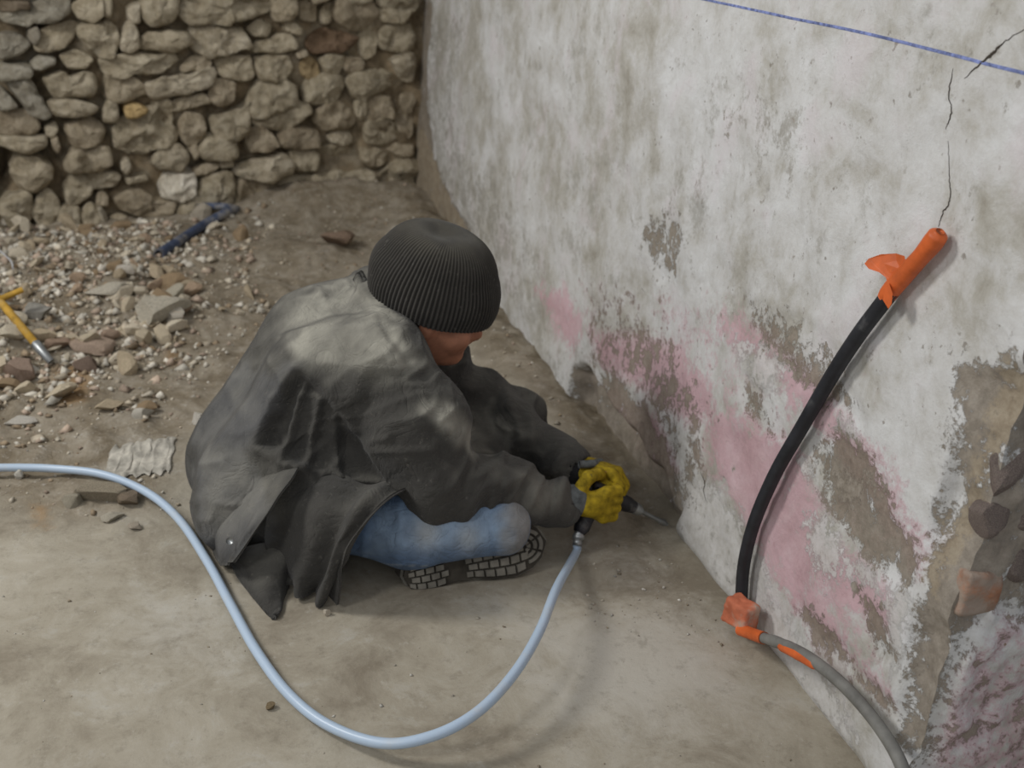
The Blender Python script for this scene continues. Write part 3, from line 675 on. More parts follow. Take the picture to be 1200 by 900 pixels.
# a ridged bit of fallen plaster
p0 = flz(165, 540); V = []; nu, nv = 40, 16
for i in range(nu):
    for j in range(nv):
        u = (i/(nu-1)-.5)*.135; v = (j/(nv-1)-.5)*.15; e = min(i, nu-1-i, j*2, (nv-1-j)*2)
        x = p0[0]+u*1.0+v*.12; y = p0[1]+v+.01*math.sin(i*.9); x += .006*float(vn(np.array([i*.3, j*.4, 3])))
        V.append((x, y, p0[2]+.004+(.0 if e == 0 else .003+.0016*math.sin(i*1.15)+.002*float(vn(np.array([i*.5, j*.3, 1]))))))
V = np.array(V); V[:, 2] = V[:, 2]-p0[2]+floor_z(V[:, 0], V[:, 1]); c0 = V.mean(0)
o = mesh('plaster_fragment', V-c0, grid_faces(nu, nv), M['rubble'], col=np.array((.46, .43, .37))); o.location = tuple(c0)
tag(o, 'flat ridged fragment of pale plaster lying behind the hose and left of the coat', 'plaster')
# generic rubble
cols = [(.56, .50, .40), (.47, .405, .31), (.66, .61, .52), (.32, .245, .165), (.45, .35, .27), (.57, .53, .45)]
protos = [rock_mesh('rubble_stone', 200+i, 2, .8, .5, cols[i % 6]) for i in range(14)]
HE = fpoly([(-140, 262), (60, 268), (200, 262), (215, 300), (225, 360), (215, 400), (160, 440), (70, 470), (-140, 500)])
HE2 = fpoly([(-200, 255), (330, 255), (300, 300), (290, 340), (330, 360), (250, 430), (180, 500), (60, 520), (-200, 560)])
def clear(P):
    P = np.asarray(P); return P[((P-A0)@AN > .085) & (P[:, 0] < .965) & (P[:, 0] > -1.5)]
def rnd_in(poly, n, seed):
    R = np.random.default_rng(seed); P = np.array(poly); lo, hi = P.min(0), P.max(0); out = []
    while len(out) < n:
        q = R.uniform(lo, hi, (400, 2)); q = q[sdpoly(q, P) < 0]; out += list(q)
    return out[:n]
pts = clear(rnd_in(HE, 185, 5)+rnd_in(HE2, 60, 6)+rnd_in(fpoly([(130, 335), (228, 325), (240, 380), (190, 412), (140, 400)]), 34, 7))
for k, (x, y) in enumerate(pts):
    r = .015+.040*random.random()**2.2
    if k % 23 == 0: r *= 1.3
    ci = random.randrange(6); big_ = r > .026
    s = put_rock('rubble_stone', protos[random.choice([i for i in range(14) if i % 6 == ci])], x, y, r, tilt=.8, sink=.15, stretch=(1, random.uniform(.55, .95), random.uniform(.5, .8)))
    cw = ('pale beige', 'tan', 'whitish', 'dark brown', 'reddish tan', 'light grey')[ci]; q_, y_ = pj(s.location)
    zw = 'near the yellow handle' if q_ < 75 else ('between yellow handle and blue pipe' if y_ > 320 else 'close to the foot of the stone wall')
    tag(s, '%s %s limestone lump %s' % ('larger' if big_ else 'small', cw, zw), 'stone', '%s %s rubble lumps %s' % ('larger' if big_ else 'small', cw, zw))
# gravel and crumbs: uncountable
def gravel(name, pts, rfun, label, cl, seed):
    R = np.random.default_rng(seed); bv = np.array([(1, 0, 0), (-1, 0, 0), (0, 1, 0), (0, -1, 0), (0, 0, 1), (0, 0, -1)], float)
    bf = np.array([(0, 2, 4), (2, 1, 4), (1, 3, 4), (3, 0, 4), (2, 0, 5), (1, 2, 5), (3, 1, 5), (0, 3, 5)])
    P = clear(pts); n = len(P); z = floor_z(P[:, 0], P[:, 1]); r = rfun(R, P)
    j = bv[None]*R.uniform(.6, 1.15, (n, 6, 1)); j = j+R.uniform(-.35, .35, (n, 6, 3))
    a = R.uniform(0, 6.28, n); c, s = np.cos(a), np.sin(a)
    x = j[..., 0]*c[:, None]-j[..., 1]*s[:, None]; y = j[..., 0]*s[:, None]+j[..., 1]*c[:, None]
    V = np.stack([x, y, j[..., 2]*.75], -1)*r[:, None, None]+np.stack([P[:, 0], P[:, 1], z+r*.25], -1)[:, None]
    Fg = (bf[None]+6*np.arange(n)[:, None, None]).reshape(-1, 3)
    cc = np.array(cl)[R.integers(0, len(cl), n)]*R.uniform(.8, 1.2, (n, 1))
    return tag(mesh(name, V.reshape(-1, 3), Fg, M['gravel'], smooth=False, col=np.repeat(cc, 6, 0)), label, 'gravel', kind='stuff')
ALLD = [tuple(p) for p in DIRT]
g1 = rnd_in(HE, 3600, 11)+rnd_in(HE2, 2600, 12)
gravel('gravel', g1, lambda R, P: .0032+.018*R.random(len(P))**3.0, 'crushed stone and mortar crumbs covering the ground around the rubble', cols, 13)
inside = np.array(rnd_in([(-1.3, 2.2), (.95, 1.9), (.99, 4.45), (-1.3, 4.1)], 4200, 14)); inside = inside[sdpoly(inside, DIRT) < .03]
gravel('grit', list(map(tuple, inside)), lambda R, P: .0018+.008*R.random(len(P))**4, 'fine grit and crumbs strewn over the bare earth behind the worker', cols[:3]+cols[3:5], 15)
near = fpoly([(-50, 620), (640, 690), (800, 640), (990, 890), (500, 930), (-50, 930)])
g3 = rnd_in(near, 150, 16)+rnd_in(fpoly([(660, 640), (760, 630), (830, 700), (850, 760), (700, 740)]), 150, 17)
gravel('grit', g3, lambda R, P: .001+.0038*R.random(len(P))**4, 'sparse plaster crumbs on the smooth floor in front of the worker', [(.45, .41, .34), (.30, .25, .18), (.55, .52, .46)], 18)

# ================================================================== PERSON
HR = Vector
person = empty('person', (.22, 2.0, 0), 'person sitting cross legged in dusty dark coat, blue jeans, yellow gloves and ribbed hat', 'person')
v = np.array
def unit(a): a = np.array(a, float); return a/np.linalg.norm(a)
# joints
SHR, ELR, WRR = v([.375, 1.87, .385]), v([.475, 1.775, .185]), v([.725, 1.79, .118])
SHL, ELL, WRL = v([.42, 2.20, .385]), v([.66, 2.17, .165]), v([.79, 1.92, .128])
HIPR, KNR, ANR = v([.20, 1.90, .115]), v([.585, 1.735, .110]), v([.36, 1.93, .06])
HIPL, KNL, ANL = v([.20, 2.12, .115]), v([.76, 2.17, .10]), v([.46, 1.84, .055])
PEL, CHE, NEK = v([.18, 2.01, .14]), v([.33, 2.03, .34]), v([.43, 2.035, .435])
UP = unit([.28, -.15, .93]); FW = unit(v([.88, -.20, -.52])-UP*np.dot(v([.88, -.20, -.52]), UP)); SD = np.cross(UP, FW)
HC = v([.493, 2.002, .463]); HF = np.array([FW, SD, UP])
def hl(a, b, c): return HC+FW*a+SD*b+UP*c
# hands: joint chains (used by body and gloves)
def hand_chains(right=True):
    if right:
        palm = [(v([.735, 1.785, .117]), v([.79, 1.782, .112]), .026, .034)]
        K = [v([.822, 1.783, z]) for z in (.137, .117, .097, .078)]; ch = []
        for i, k_ in enumerate(K):
            l = (1., 1.08, 1.02, .85)[i]
            ch.append([k_, k_+v([.030, .012, -.006])*l, k_+v([.030, .042, -.010])*l, k_+v([.006, .056, -.012])*l])
        th = [v([.765, 1.79, .140]), v([.792, 1.812, .158]), v([.822, 1.832, .152]), v([.838, 1.842, .140])]
        return palm, K, ch, th
    palm = [(WRL, v([.825, 1.885, .135]), .025, .030)]
    K = [v([.842+.011*i, 1.868+.012*i, .142-.006*i]) for i in (-1, 0, 1, 2)]; ch = []
    for i, k_ in enumerate(K):
        l = (1., 1.05, 1., .85)[i]
        ch.append([k_, k_+v([.020, -.026, .004])*l, k_+v([.034, -.042, -.020])*l, k_+v([.030, -.040, -.042])*l])
    th = [v([.805, 1.868, .135]), v([.812, 1.845, .125]), v([.838, 1.826, .112]), v([.86, 1.815, .102])]
    return palm, K, ch, th
def add_hand(f, right, g=0., k=.01):
    palm, K, ch, th = hand_chains(right)
    a, b, r0, r1 = palm[0]
    f.cone(a, b, r0*.8+g, r1*.62+g, k)
    for q in K: f.cone(b*.85+a*.15, q, .016+g, .0105+g, k*1.4)
    for c in ch:
        for i in range(3): f.cone(c[i], c[i+1], .0100-.0010*i+g, .0092-.001*i+g, .003)
    for i in range(3): f.cone(th[i], th[i+1], .0125-.0012*i+g, .0112-.001*i+g, .006)
# ---- body, one continuous surface
b = Field((.0, 1.60, -.02), (.96, 2.36, .66), .0065)
b.cone(PEL, CHE, .105, .105, .03, sc=(1, 1.35, 1)); b.cone(CHE, NEK, .105, .06, .03, sc=(1, 1.3, 1))
b.cone(NEK, HC-UP*.05, .055, .052, .02)
for s_, e_, w_ in ((SHR, ELR, WRR), (SHL, ELL, WRL)):
    b.cone(NEK, s_, .05, .05, .03); b.cone(s_, e_, .048, .038, .02); b.cone(e_, w_, .038, .024, .012)
for h_, k_, a_ in ((HIPR, KNR, ANR), (HIPL, KNL, ANL)):
    b.cone(PEL, h_, .08, .075, .03); b.cone(h_, k_, .06, .045, .02)
b.cone(KNR, ANR, .038, .027, .01); b.cone(KNL, ANL, .042, .028, .01)
b.cone(ANL, ANL+v([.12, -.05, 0]), .026, .022, .01); b.cone(ANR, ANR+v([.10, .10, -.015]), .026, .022, .01)
b.ell(HC, HF, (.098, .078, .112), .01); b.ell(hl(.03, 0, -.05), HF, (.066, .060, .068), .02)
b.cone(hl(.085, 0, .012), hl(.108, 0, -.022), .008, .011, .014)          # nose
b.cone(hl(.098, 0, -.030), hl(.104, 0, -.028), .016, .010, .008)
b.cone(hl(.082, -.02, -.052), hl(.082, .02, -.052), .011, .011, .008)      # lips
b.cone(hl(.088, -.013, -.052), hl(.088, .013, -.052), .006, .006, .005)
b.ell(hl(.070, 0, -.085), HF, (.028, .026, .02), .02)                      # chin
for s_ in (-1, 1):
    b.ell(hl(.094, .032*s_, .006), HF, (.016, .018, .011), .008, True)      # eye sockets
    b.ell(hl(.062, .046*s_, -.026), HF, (.028, .022, .026), .02)            # cheek
    b.ell(hl(.0, .080*s_, -.01), HF, (.018, .010, .030), .006)              # ear
add_hand(b, True, 0, .01); add_hand(b, False, 0, .01)
V, Fq = b.extract(); body = mesh('body', V, Fq, M['skin']); adopt(body, person)
for s_ in (-1, 1):
    bm = bmesh.new(); bmesh.ops.create_uvsphere(bm, u_segments=14, v_segments=10, radius=.012)
    me = bpy.data.meshes.new('eye'); bm.to_mesh(me); bm.free(); me.materials.append(M['eye']); o = link('eye', me); o.location = tuple(hl(.080, .032*s_, .006)); adopt(o, person)
# hair fringe at the nape under the hat
HTU = unit([.16, -.20, .965]); HTF = unit(v([.9, -.12, -.2])-HTU*np.dot(v([.9, -.12, -.2]), HTU)); HTS = np.cross(HTU, HTF); HTC = v([.508, 2.02, .474])
hf = Field(HC-.16, HC+.16, .006); hf.ell(hl(-.018, 0, -.008), HF, (.088, .084, .082), .01); hf.rbox(hl(.09, 0, -.06), HF, (.085, .2, .2), .01, .01, True)
V, Fq = hf.extract(); adopt(mesh('hair', V, Fq, M['hair']), person)

# ---- coat
def near_w(V, Nn):
    vd = EYE-V; vd /= np.linalg.norm(vd, axis=1)[:, None]; return sst((Nn*vd).sum(1), -.05, .35)
DUSTS = [([(345, 345), (400, 318), (440, 330), (470, 380), (505, 425), (470, 436), (380, 428), (352, 436), (330, 400)], 1., 14),
         ([(498, 466), (520, 470), (560, 505), (566, 532), (545, 534), (515, 500)], .9, 9),
         ([(235, 520), (290, 530), (325, 560), (310, 600), (262, 620), (230, 610)], .42, 26),
         ([(262, 440), (300, 395), (335, 380), (320, 430), (290, 480)], .22, 20),
         ([(590, 545), (660, 560), (662, 600), (620, 590)], .45, 18), ([(570, 480), (600, 500), (630, 520), (590, 520)], .45, 10),
         ([(372, 395), (470, 415), (470, 450), (390, 440)], .35, 16)]
def coat_col(V, Nn):
    px, py = pj(V); Q = np.stack([px, py], -1); Q = Q+np.stack([vn(V*30, 3), vn(V*30, 4)], -1)*14
    base = np.tile(v([.052, .049, .044]), (len(V), 1)); d = np.zeros(len(V)); nw = near_w(V, Nn)
    for p, a, s in DUSTS: d = np.maximum(d, a*sst(-sdpoly(Q, p), -s*1.3, s*1.3))
    up = sst(Nn[:, 2], .3, .9)*.25*np.clip(.5+fbm(V*9, 3, 8), 0, 1)
    d = np.clip(d*nw+up, 0, 1)[:, None]*(.75+.4*fbm(V*26, 3, 5))[:, None]
    d = np.clip(d, 0, 1)
    blue = (sst(-sdpoly(Q, [(225, 420), (345, 430), (300, 530), (330, 640), (262, 665), (220, 610)]), -6, 14)*nw)[:, None]
    base = base*(1-blue)+v([.080, .079, .079])*blue
    return base*(1-d)+v([.30, .285, .24])*d
c = Field((-.03, 1.62, -.012), (.86, 2.36, .58), .0052)
P = c.P
def ridg(P, M3, s, amp, p=1.3):
    q = (P @ np.array(M3, np.float32).T); return amp*(np.abs(vn(q, s))**p*2-.7)
fld = .5*ridg(P, np.array([[9, 3, 7], [-3, 14, 2], [-9, 2, 16]])*.9, 31, .012)
fld = fld.astype(np.float32)
c.cone((.16, 1.95, .12), (.30, 1.945, .32), .125, .125, .03, add=fld*.7); c.cone((.15, 2.10, .12), (.31, 2.11, .33), .125, .13, .05, add=fld*.7)
c.cone((.30, 1.95, .32), (.385, 1.94, .405), .128, .075, .05); c.cone((.31, 2.11, .33), (.42, 2.16, .40), .13, .08, .05)
c.cone((.385, 2.035, .40), (.435, 2.035, .452), .085, .078, .03)                 # collar
SF = ridg(P, np.array([[16, -4, -6], [3, 6, 3], [4, 2, 8]])*1.0, 37, .011).astype(np.float32)
SM = v([.43, 1.815, .295])
c.cone(SHR, SM, .090, .090, .045, add=SF*.6); c.cone(SM, ELR+v([0, 0, .012]), .090, .074, .04, add=SF*1.1); c.cone(ELR+v([0, 0, .012]), v([.60, 1.785, .155]), .074, .058, .03, add=SF*1.5); c.cone(v([.60, 1.785, .155]), WRR, .058, .044, .02, add=SF*1.2)
c.cone(SHL, ELL, .082, .064, .04, add=SF*1.1); c.cone(ELL, WRL, .062, .042, .03, add=SF*1.2)
c.cone((.42, 2.12, .16), (.745, 2.17, .115), .088, .076, .03, add=fld); c.cone((.745, 2.165, .105), (.60, 2.0, .08), .074, .07, .03, add=fld)   # coat front over the far knee
c.cone((.13, 1.95, .06), (.22, 1.87, .06), .10, .075, .05, add=fld); c.cone((.13, 2.1, .06), (.25, 2.2, .06), .10, .07, .05, add=fld)
c.cone((.24, 1.87, .14), (.44, 1.85, .175), .105, .066, .05, add=fld)               # front of the coat over the lap
c.cone((.30, 2.1, .18), (.42, 2.12, .20), .09, .06, .05, add=fld)
c.D = np.maximum(c.D, .004-P[..., 2])                                             # lies on the floor
c.cone(WRR+v([.02, 0, -.003]), WRR+v([.06, 0, -.004]), .034, .036, .004, sub=True); c.cone(WRL+unit(WRL-ELL)*.02, WRL+unit(WRL-ELL)*.06, .031, .033, .004, sub=True)
V, Fq = c.extract(); V = relax(V, Fq, 2); Nn = normals(V, Fq)
px, py = pj(V); Q = np.stack([px, py], -1); nw = near_w(V, Nn)
disp = np.zeros(len(V))
# back panel stands proud, with an edge that opens over the side pleats
side = sdpoly(Q, [(346, 432), (322, 470), (300, 522), (330, 532), (350, 545), (372, 566), (455, 590), (470, 588), (432, 535), (405, 490), (375, 450)])
disp -= .026*sst(-side, -3, 12)
disp += .010*np.exp(-np.clip(sdline(Q, [(346, 432), (322, 470), (298, 524), (335, 545)])/6., 0, 9)**2)
for (a, b_, wd_, am) in [((352, 450), (330, 530), 5, .014), ((372, 470), (360, 545), 5, .012), ((390, 490), (400, 560), 6, .012), ((340, 545), (450, 572), 5, .012), ((320, 500), (330, 525), 4, .008),
                         ((540, 480), (620, 545), 6, .005), ((560, 560), (610, 520), 5, .007), ((590, 570), (630, 545), 4, .006), ((500, 440), (520, 540), 7, -.006), ((470, 450), (560, 590), 9, -.004),
                         ((415, 320), (440, 372), 5, .008), ((425, 350), (480, 420), 6, -.008), ((620, 590), (640, 550), 4, .006), ((645, 596), (655, 556), 3, -.006), ((380, 425), (470, 433), 2.5, .0025), ((610, 580), (622, 552), 4, -.006),
                         ((575, 590), (588, 540), 5, .006), ((600, 480), (612, 512), 5, .006), ((300, 560), (345, 565), 8, -.008), ((262, 440), (300, 520), 8, .004)]:
    disp += am*np.exp(-(sdline(Q, [a, b_])/wd_)**2)
rot = np.array([[.86, .1, .5], [-.5, .0, .86], [0, 1., 0]])
w1_ = 1-np.abs(vn((V@rot.T)*np.array([9, 34, 12.])+3*vn(V*8, 2)[:, None]*.4, 91)); rot2 = np.array([[.8, .1, -.6], [.6, .0, .8], [0, 1., 0]])
w2_ = 1-np.abs(vn((V@rot2.T)*np.array([30, 8, 11.]), 93))
arm = sst(np.minimum(sdline(V[:, [0, 2]], [(.47, .2), (.72, .12)]), 1), .11, .05)*(V[:, 1] < 1.9)
disp += (w1_**3*.0075-.003)*(1-arm)+(w2_**3*.009-.003)*arm
disp *= nw
V = V+Nn*disp[:, None]; V = relax(V, Fq, 1, .4); V[:, 2] = np.maximum(V[:, 2], .003)
Nn = normals(V, Fq); colr = coat_col(V, Nn)
# skirt panels: draped sheets that run down onto the floor
def sheet(rows_, nu=34, nv=40, th=.0045, fold=None):
    G = np.array([[ony(*p) for p in r] for r in rows_]); A = np.array([catmull(r, nv) for r in G]); A = np.array([catmull(A[:, j], nu) for j in range(nv)]).transpose(1, 0, 2)
    if fold is not None:
        uu, vv = np.meshgrid(np.linspace(0, 1, nu), np.linspace(0, 1, nv), indexing='ij')
        n_ = np.cross(np.gradient(A, axis=0), np.gradient(A, axis=1)); n_ /= np.linalg.norm(n_, axis=2)[..., None]+1e-9
        if n_[nu//2, nv//2]@(EYE-A[nu//2, nv//2]) < 0: n_ = -n_
        A = A+n_*fold(uu, vv)[..., None]
    A[..., 2] = np.maximum(A[..., 2], .004)
    n_ = np.cross(np.gradient(A, axis=0), np.gradient(A, axis=1)); n_ /= np.linalg.norm(n_, axis=2)[..., None]+1e-9
    sgn = 1 if n_[nu//2, nv//2]@(EYE-A[nu//2, nv//2]) > 0 else -1
    top = (A+n_*th*.5*sgn).reshape(-1, 3); bot = (A-n_*th*.5*sgn).reshape(-1, 3); bot[:, 2] = np.maximum(bot[:, 2], .002)
    g = grid_faces(nu, nv); o_ = nu*nv; ft = g if sgn > 0 else g[:, ::-1]; fb = g[:, ::-1] if sgn > 0 else g
    rim = [i*nv for i in range(nu)]+[(nu-1)*nv+j for j in range(1, nv)]+[i*nv+nv-1 for i in range(nu-2, -1, -1)]+[j for j in range(nv-2, 0, -1)]
    fr = np.array([(rim[i], rim[(i+1) % len(rim)], rim[(i+1) % len(rim)]+o_, rim[i]+o_) for i in range(len(rim))])
    if sgn < 0: fr = fr[:, ::-1]
    return np.vstack([top, bot]), np.vstack([ft, fb+o_, fr])
sn = np.sin
def nz(uu, vv, s, f=3.): return vn(np.stack([uu*f, vv*f, 0*uu+s], -1), s)
pA = sheet([[(262, 500, 2.2), (280, 505, 2.08), (308, 516, 1.92), (356, 536, 1.86)],
            [(246, 560, 2.14), (264, 560, 1.98), (300, 565, 1.84), (346, 556, 1.775)],
            [(236, 605, 2.1), (254, 605, 1.92), (286, 600, 1.80), (330, 582, 1.745)],
            [(240, 634, 1.98), (256, 632, 1.85), (278, 630, 1.77), (308, 606, 1.735)],
            [(258, 662, 1.825), (262, 662, 1.80), (266, 662, 1.775), (270, 655, 1.755)]], fold=lambda u_, v_: .007*nz(u_, v_, 3, 4)+.004*sn(v_*14+u_*3))
pC = sheet([[(262, 648, 1.83), (290, 640, 1.80), (330, 632, 1.80), (352, 628, 1.82)],
            [(272, 662, 1.81), (296, 668, 1.76), (326, 664, 1.75), (344, 662, 1.77)],
            [(288, 688, 1.755), (300, 694, 1.72), (322, 690, 1.715), (338, 690, 1.745)],
            [(316, 726, 1.665), (318, 728, 1.66), (320, 730, 1.655), (325, 722, 1.668)]], 30, 34, fold=lambda u_, v_: .005*nz(u_, v_, 5, 4)+.010*np.exp(-((v_-.8)/.12)**2)*u_)
pB = sheet([[(330, 515, 1.90), (372, 528, 1.88), (418, 545, 1.86), (470, 560, 1.84), (492, 572, 1.80)],
            [(318, 585, 1.80), (350, 588, 1.765), (390, 590, 1.725), (428, 588, 1.685), (456, 584, 1.668)],
            [(310, 636, 1.79), (340, 648, 1.75), (372, 650, 1.71), (402, 640, 1.67), (414, 625, 1.65)],
            [(322, 672, 1.755), (345, 682, 1.725), (368, 685, 1.70), (390, 678, 1.672), (400, 662, 1.66)],
            [(328, 684, 1.745), (350, 696, 1.715), (368, 700, 1.70), (382, 703, 1.69), (392, 697, 1.688)]], 46, 60,
            fold=lambda u_, v_: (.006+.012*u_)*sn(v_*17+1.0+u_*1.5+1.5*nz(u_, v_, 7, 2))+.005*nz(u_, v_, 8, 5))
Vs = [V]; Fs = [Fq]; off = len(V); cs = [colr]
for S_, F_ in (pA, pC, pB):
    n_ = normals(S_, F_); Vs.append(S_); Fs.append(F_+off); off += len(S_); cs.append(coat_col(S_, n_))
coat = mesh('coat', np.vstack(Vs), np.vstack(Fs), M['coat'], col=np.vstack(cs)); coat['label'] = 'dusty dark grey work coat spread over the floor'; adopt(coat, person)
# collar flap and a button on the hem
cl = sheet([[(424, 318, 2.10), (444, 356, 2.0), (474, 388, 1.96), (504, 412, 1.95)], [(414, 330, 2.07), (436, 372, 1.975), (470, 404, 1.925), (500, 432, 1.925)]], 12, 30, .007, fold=lambda u_, v_: .008*sn(u_*3)+.003*nz(u_, v_, 4, 5))
adopt(mesh('collar', cl[0], cl[1], M['coat'], col=coat_col(cl[0], normals(*cl))*.9), person)
bp = ony(269, 634, 1.765); bn = unit(EYE-bp)
bt = tube_vf([bp, bp+bn*.004], .0065, 16); adopt(mesh('button', bt[0], bt[1], M['steel']), person)

# ---- jeans
j = Field((.02, 1.60, -.01), (.88, 2.34, .30), .006)
jf = ridg(j.P, np.array([[20, 2, 2], [2, 8, 3], [2, 3, 8]])*1., 61, .006).astype(np.float32)
j.cone(PEL, HIPR, .11, .095, .03); j.cone(PEL, HIPL, .11, .095, .03)
j.cone(HIPR, v([.42, 1.775, .10]), .086, .076, .03, add=jf); j.cone(v([.42, 1.775, .10]), KNR, .076, .058, .02, add=jf); j.cone(HIPL, KNL, .085, .062, .03, add=jf)
j.cone(KNR, ANR, .052, .045, .012); j.cone(KNL, ANL+v([0, .03, 0]), .058, .046, .012)
j.D = np.maximum(j.D, .004-j.P[..., 2])
V, Fq = j.extract(); V = relax(V, Fq, 1); Nn = normals(V, Fq); px, py = pj(V); Q = np.stack([px, py], -1); nw = near_w(V, Nn)
dsp = 0
for (a, b_, wd_, am) in [((478, 592), (482, 640), 3, -.006), ((470, 590), (468, 625), 4, .004), ((508, 588), (512, 612), 3, -.007), ((430, 600), (425, 660), 5, .003), ((545, 600), (552, 650), 6, .003), ((402, 656), (540, 664), 2.5, .002), ((575, 598), (580, 650), 4, -.004)]:
    dsp = dsp+am*np.exp(-(sdline(Q, [a, b_])/wd_)**2)
V = V+Nn*(dsp*nw)[:, None]
bl = np.tile(v([.105, .165, .27]), (len(V), 1)); fade = sst(-sdpoly(Q, [(440, 592), (600, 592), (605, 640), (430, 650)]), -12, 14)[:, None]*nw[:, None]
bl = bl*(1-fade*.7)+v([.25, .33, .43])*fade*.7
dst = (np.clip(np.exp(-(((px-500)/16)**2+((py-622)/22)**2))+np.exp(-(((px-548)/14)**2+((py-630)/18)**2))*.8, 0, 1)*nw)[:, None]*.65
bl = bl*(1-dst)+v([.38, .38, .36])*dst
kn = (sst(px+8*vn(V*40, 6), 578, 606)*nw)[:, None]*.7; bl = bl*(1-kn)+v([.30, .27, .22])*kn
st_ = (np.exp(-(sdline(Q, [(402, 657), (470, 662), (540, 664)])/1.6)**2)*(sn(px*1.3) > 0)*nw)[:, None]*.5; bl = bl*(1-st_)+v([.45, .5, .56])*st_
bl = bl*(1+.25*fbm(V*45, 3, 7))[:, None]
jeans = mesh('jeans', V, Fq, M['denim'], col=bl); jeans['label'] = 'faded blue jeans, dusty at the knee'; adopt(jeans, person)

# ---- boots; the left sole faces the room
hp, tp = ony(474, 682, 1.715), ony(640, 650, 1.72)
e1 = unit(tp-hp); e2 = unit(v([0, .42, .9])-e1*np.dot(v([0, .42, .9]), e1)); e3 = np.cross(e1, e2); e3 = e3 if e3@(EYE-hp) > 0 else -e3
Ls = float(np.linalg.norm(tp-hp))+.004; lowc = (hp+tp)/2; lowc = hp*.5+tp*.5
def sole_half(u):                                    # half widths below and above the centre line, u 0 heel .. 1 toe
    a = np.interp(u, [0, .03, .1, .2, .35, .45, .6, .75, .88, .95, 1.], [0, .026, .036, .038, .033, .035, .047, .053, .044, .029, 0]); return a
def SLc(u, w, d=0.): return hp+e1*(u*Ls)+e2*(w+.010+.016*u)+e3*d
uu = 1-(1+np.cos(np.linspace(0, math.pi, 50)))/2
ol = [(u, -sole_half(u)) for u in uu]+[(u, sole_half(u)) for u in uu[::-1][1:-1]]
bootL = empty('boot', tuple(hp), None, None)
def slab(name, d0, d1, m, par, grow=0.):
    n_ = len(ol); V_ = [SLc(.5+(u-.5)*(1+grow*6), w*(1+grow*14), d0) for u, w in ol]+[SLc(.5+(u-.5)*(1+grow*6), w*(1+grow*14), d1) for u, w in ol]
    F_ = [tuple(range(n_)), tuple(range(2*n_-1, n_-1, -1))]+[(i, i+n_, (i+1) % n_+n_, (i+1) % n_) for i in range(n_)]
    V_ = np.array(V_); V_[:, 2] = np.maximum(V_[:, 2], .002)
    return mesh(name, V_, F_, m, smooth=False)
adopt(bootL, person); bootL.location = v(hp)
bpy.context.view_layer.update()
def adoptb(o, r): o.parent = r; o.matrix_parent_inverse = r.matrix_world.inverted(); return o
adoptb(slab('sole', -.016, .0, M['rubber_dark'], bootL), bootL)
adoptb(slab('welt', -.022, -.012, M['rubber'], bootL, .006), bootL)
bu = Field(v([.30, 1.62, -.01]), v([.76, 2.0, .20]), .005)
bu.cone(SLc(.12, 0, -.045), SLc(.45, 0, -.045), .034, .034, .02); bu.cone(SLc(.45, 0, -.045), SLc(.86, -.0, -.036), .034, .030, .02); bu.cone(SLc(.12, 0, -.05), ANL+v([0, .05, .01]), .036, .042, .03)
w3 = (bu.P-hp.astype(np.float32))@e3.astype(np.float32); bu.D = np.maximum(bu.D, w3+.018); bu.D = np.maximum(bu.D, .003-bu.P[..., 2])
V, Fq = bu.extract(); adoptb(mesh('upper', V, Fq, M['boot']), bootL)
def lug(pts, d=.0045):
    P_ = np.array(pts); c_ = P_.mean(0); n_ = len(P_); V_ = [SLc(u, w, -.001) for u, w in P_]+[SLc(*(c_+(q-c_)*.9), d) for q in P_]
    area_ = sum(P_[i, 0]*P_[(i+1) % n_, 1]-P_[i, 1]*P_[(i+1) % n_, 0] for i in range(n_))
    F_ = [tuple(range(n_, 2*n_))]+[(i, (i+1) % n_, (i+1) % n_+n_, i+n_) for i in range(n_)]
    if np.dot(np.cross(e1, e2), e3)*area_ < 0: F_ = [f[::-1] for f in F_]
    V_ = np.array(V_); V_[:, 2] = np.maximum(V_[:, 2], .002)
    adoptb(mesh('tread_lug', V_, F_, M['rubber'], smooth=False), bootL)
for r_ in range(5):                                    # brick-like lugs, four rows on the forefoot, then the heel
    for (ua, ub, nn) in ((.42, .86, 6), (.03, .30, 4)):
        for k_ in range(nn):
            o_ = .5 if r_ % 2 else 0; a_ = ua+(ub-ua)*(k_+o_-.25)/nn; b_ = a_+(ub-ua)/nn*.86
            a_ = max(a_, ua); b_ = min(b_, ub)
            if b_-a_ < .025: continue
            qs = []
            w0 = -1+.4*r_+.04; w1 = w0+.33
            for (u_, w_) in ((a_, w0), (b_, w0), (b_, w1), (a_, w1)): qs.append((u_, w_*.93*float(sole_half(u_))))
            lug(qs)
for rr in (.92, .62, .3):                              # curved bars round the toe
    for (t0, t1) in ((-1.45, -.55), (-.45, .45), (.55, 1.45)):
        ts = np.linspace(t0, t1, 6); ou = [(.84+.145*rr*math.cos(t), .038*rr*math.sin(t)) for t in ts]; inn = [(.84+.145*(rr-.2)*math.cos(t), .038*(rr-.2)*math.sin(t)) for t in ts[::-1]]
        lug(ou+inn)
bootR = empty('boot', (0, 0, 0), None, None); bootR.location = tuple(ANR); adopt(bootR, person); bpy.context.view_layer.update()
br_ = Field(v([.28, 1.84, -.01]), v([.60, 2.18, .16]), .006); t_ = ANR+v([.15, .12, -.012]); br_.cone(ANR+v([-.03, -.02, -.01]), ANR+v([.06, .05, -.012]), .045, .042, .02); br_.cone(ANR+v([.06, .05, -.012]), t_, .042, .036, .02); br_.cone(ANR, ANR+v([.03, -.02, .03]), .045, .048, .02)
br_.D = np.maximum(br_.D, .014-br_.P[..., 2]); V, Fq = br_.extract(); adoptb(mesh('upper', V, Fq, M['boot']), bootR)
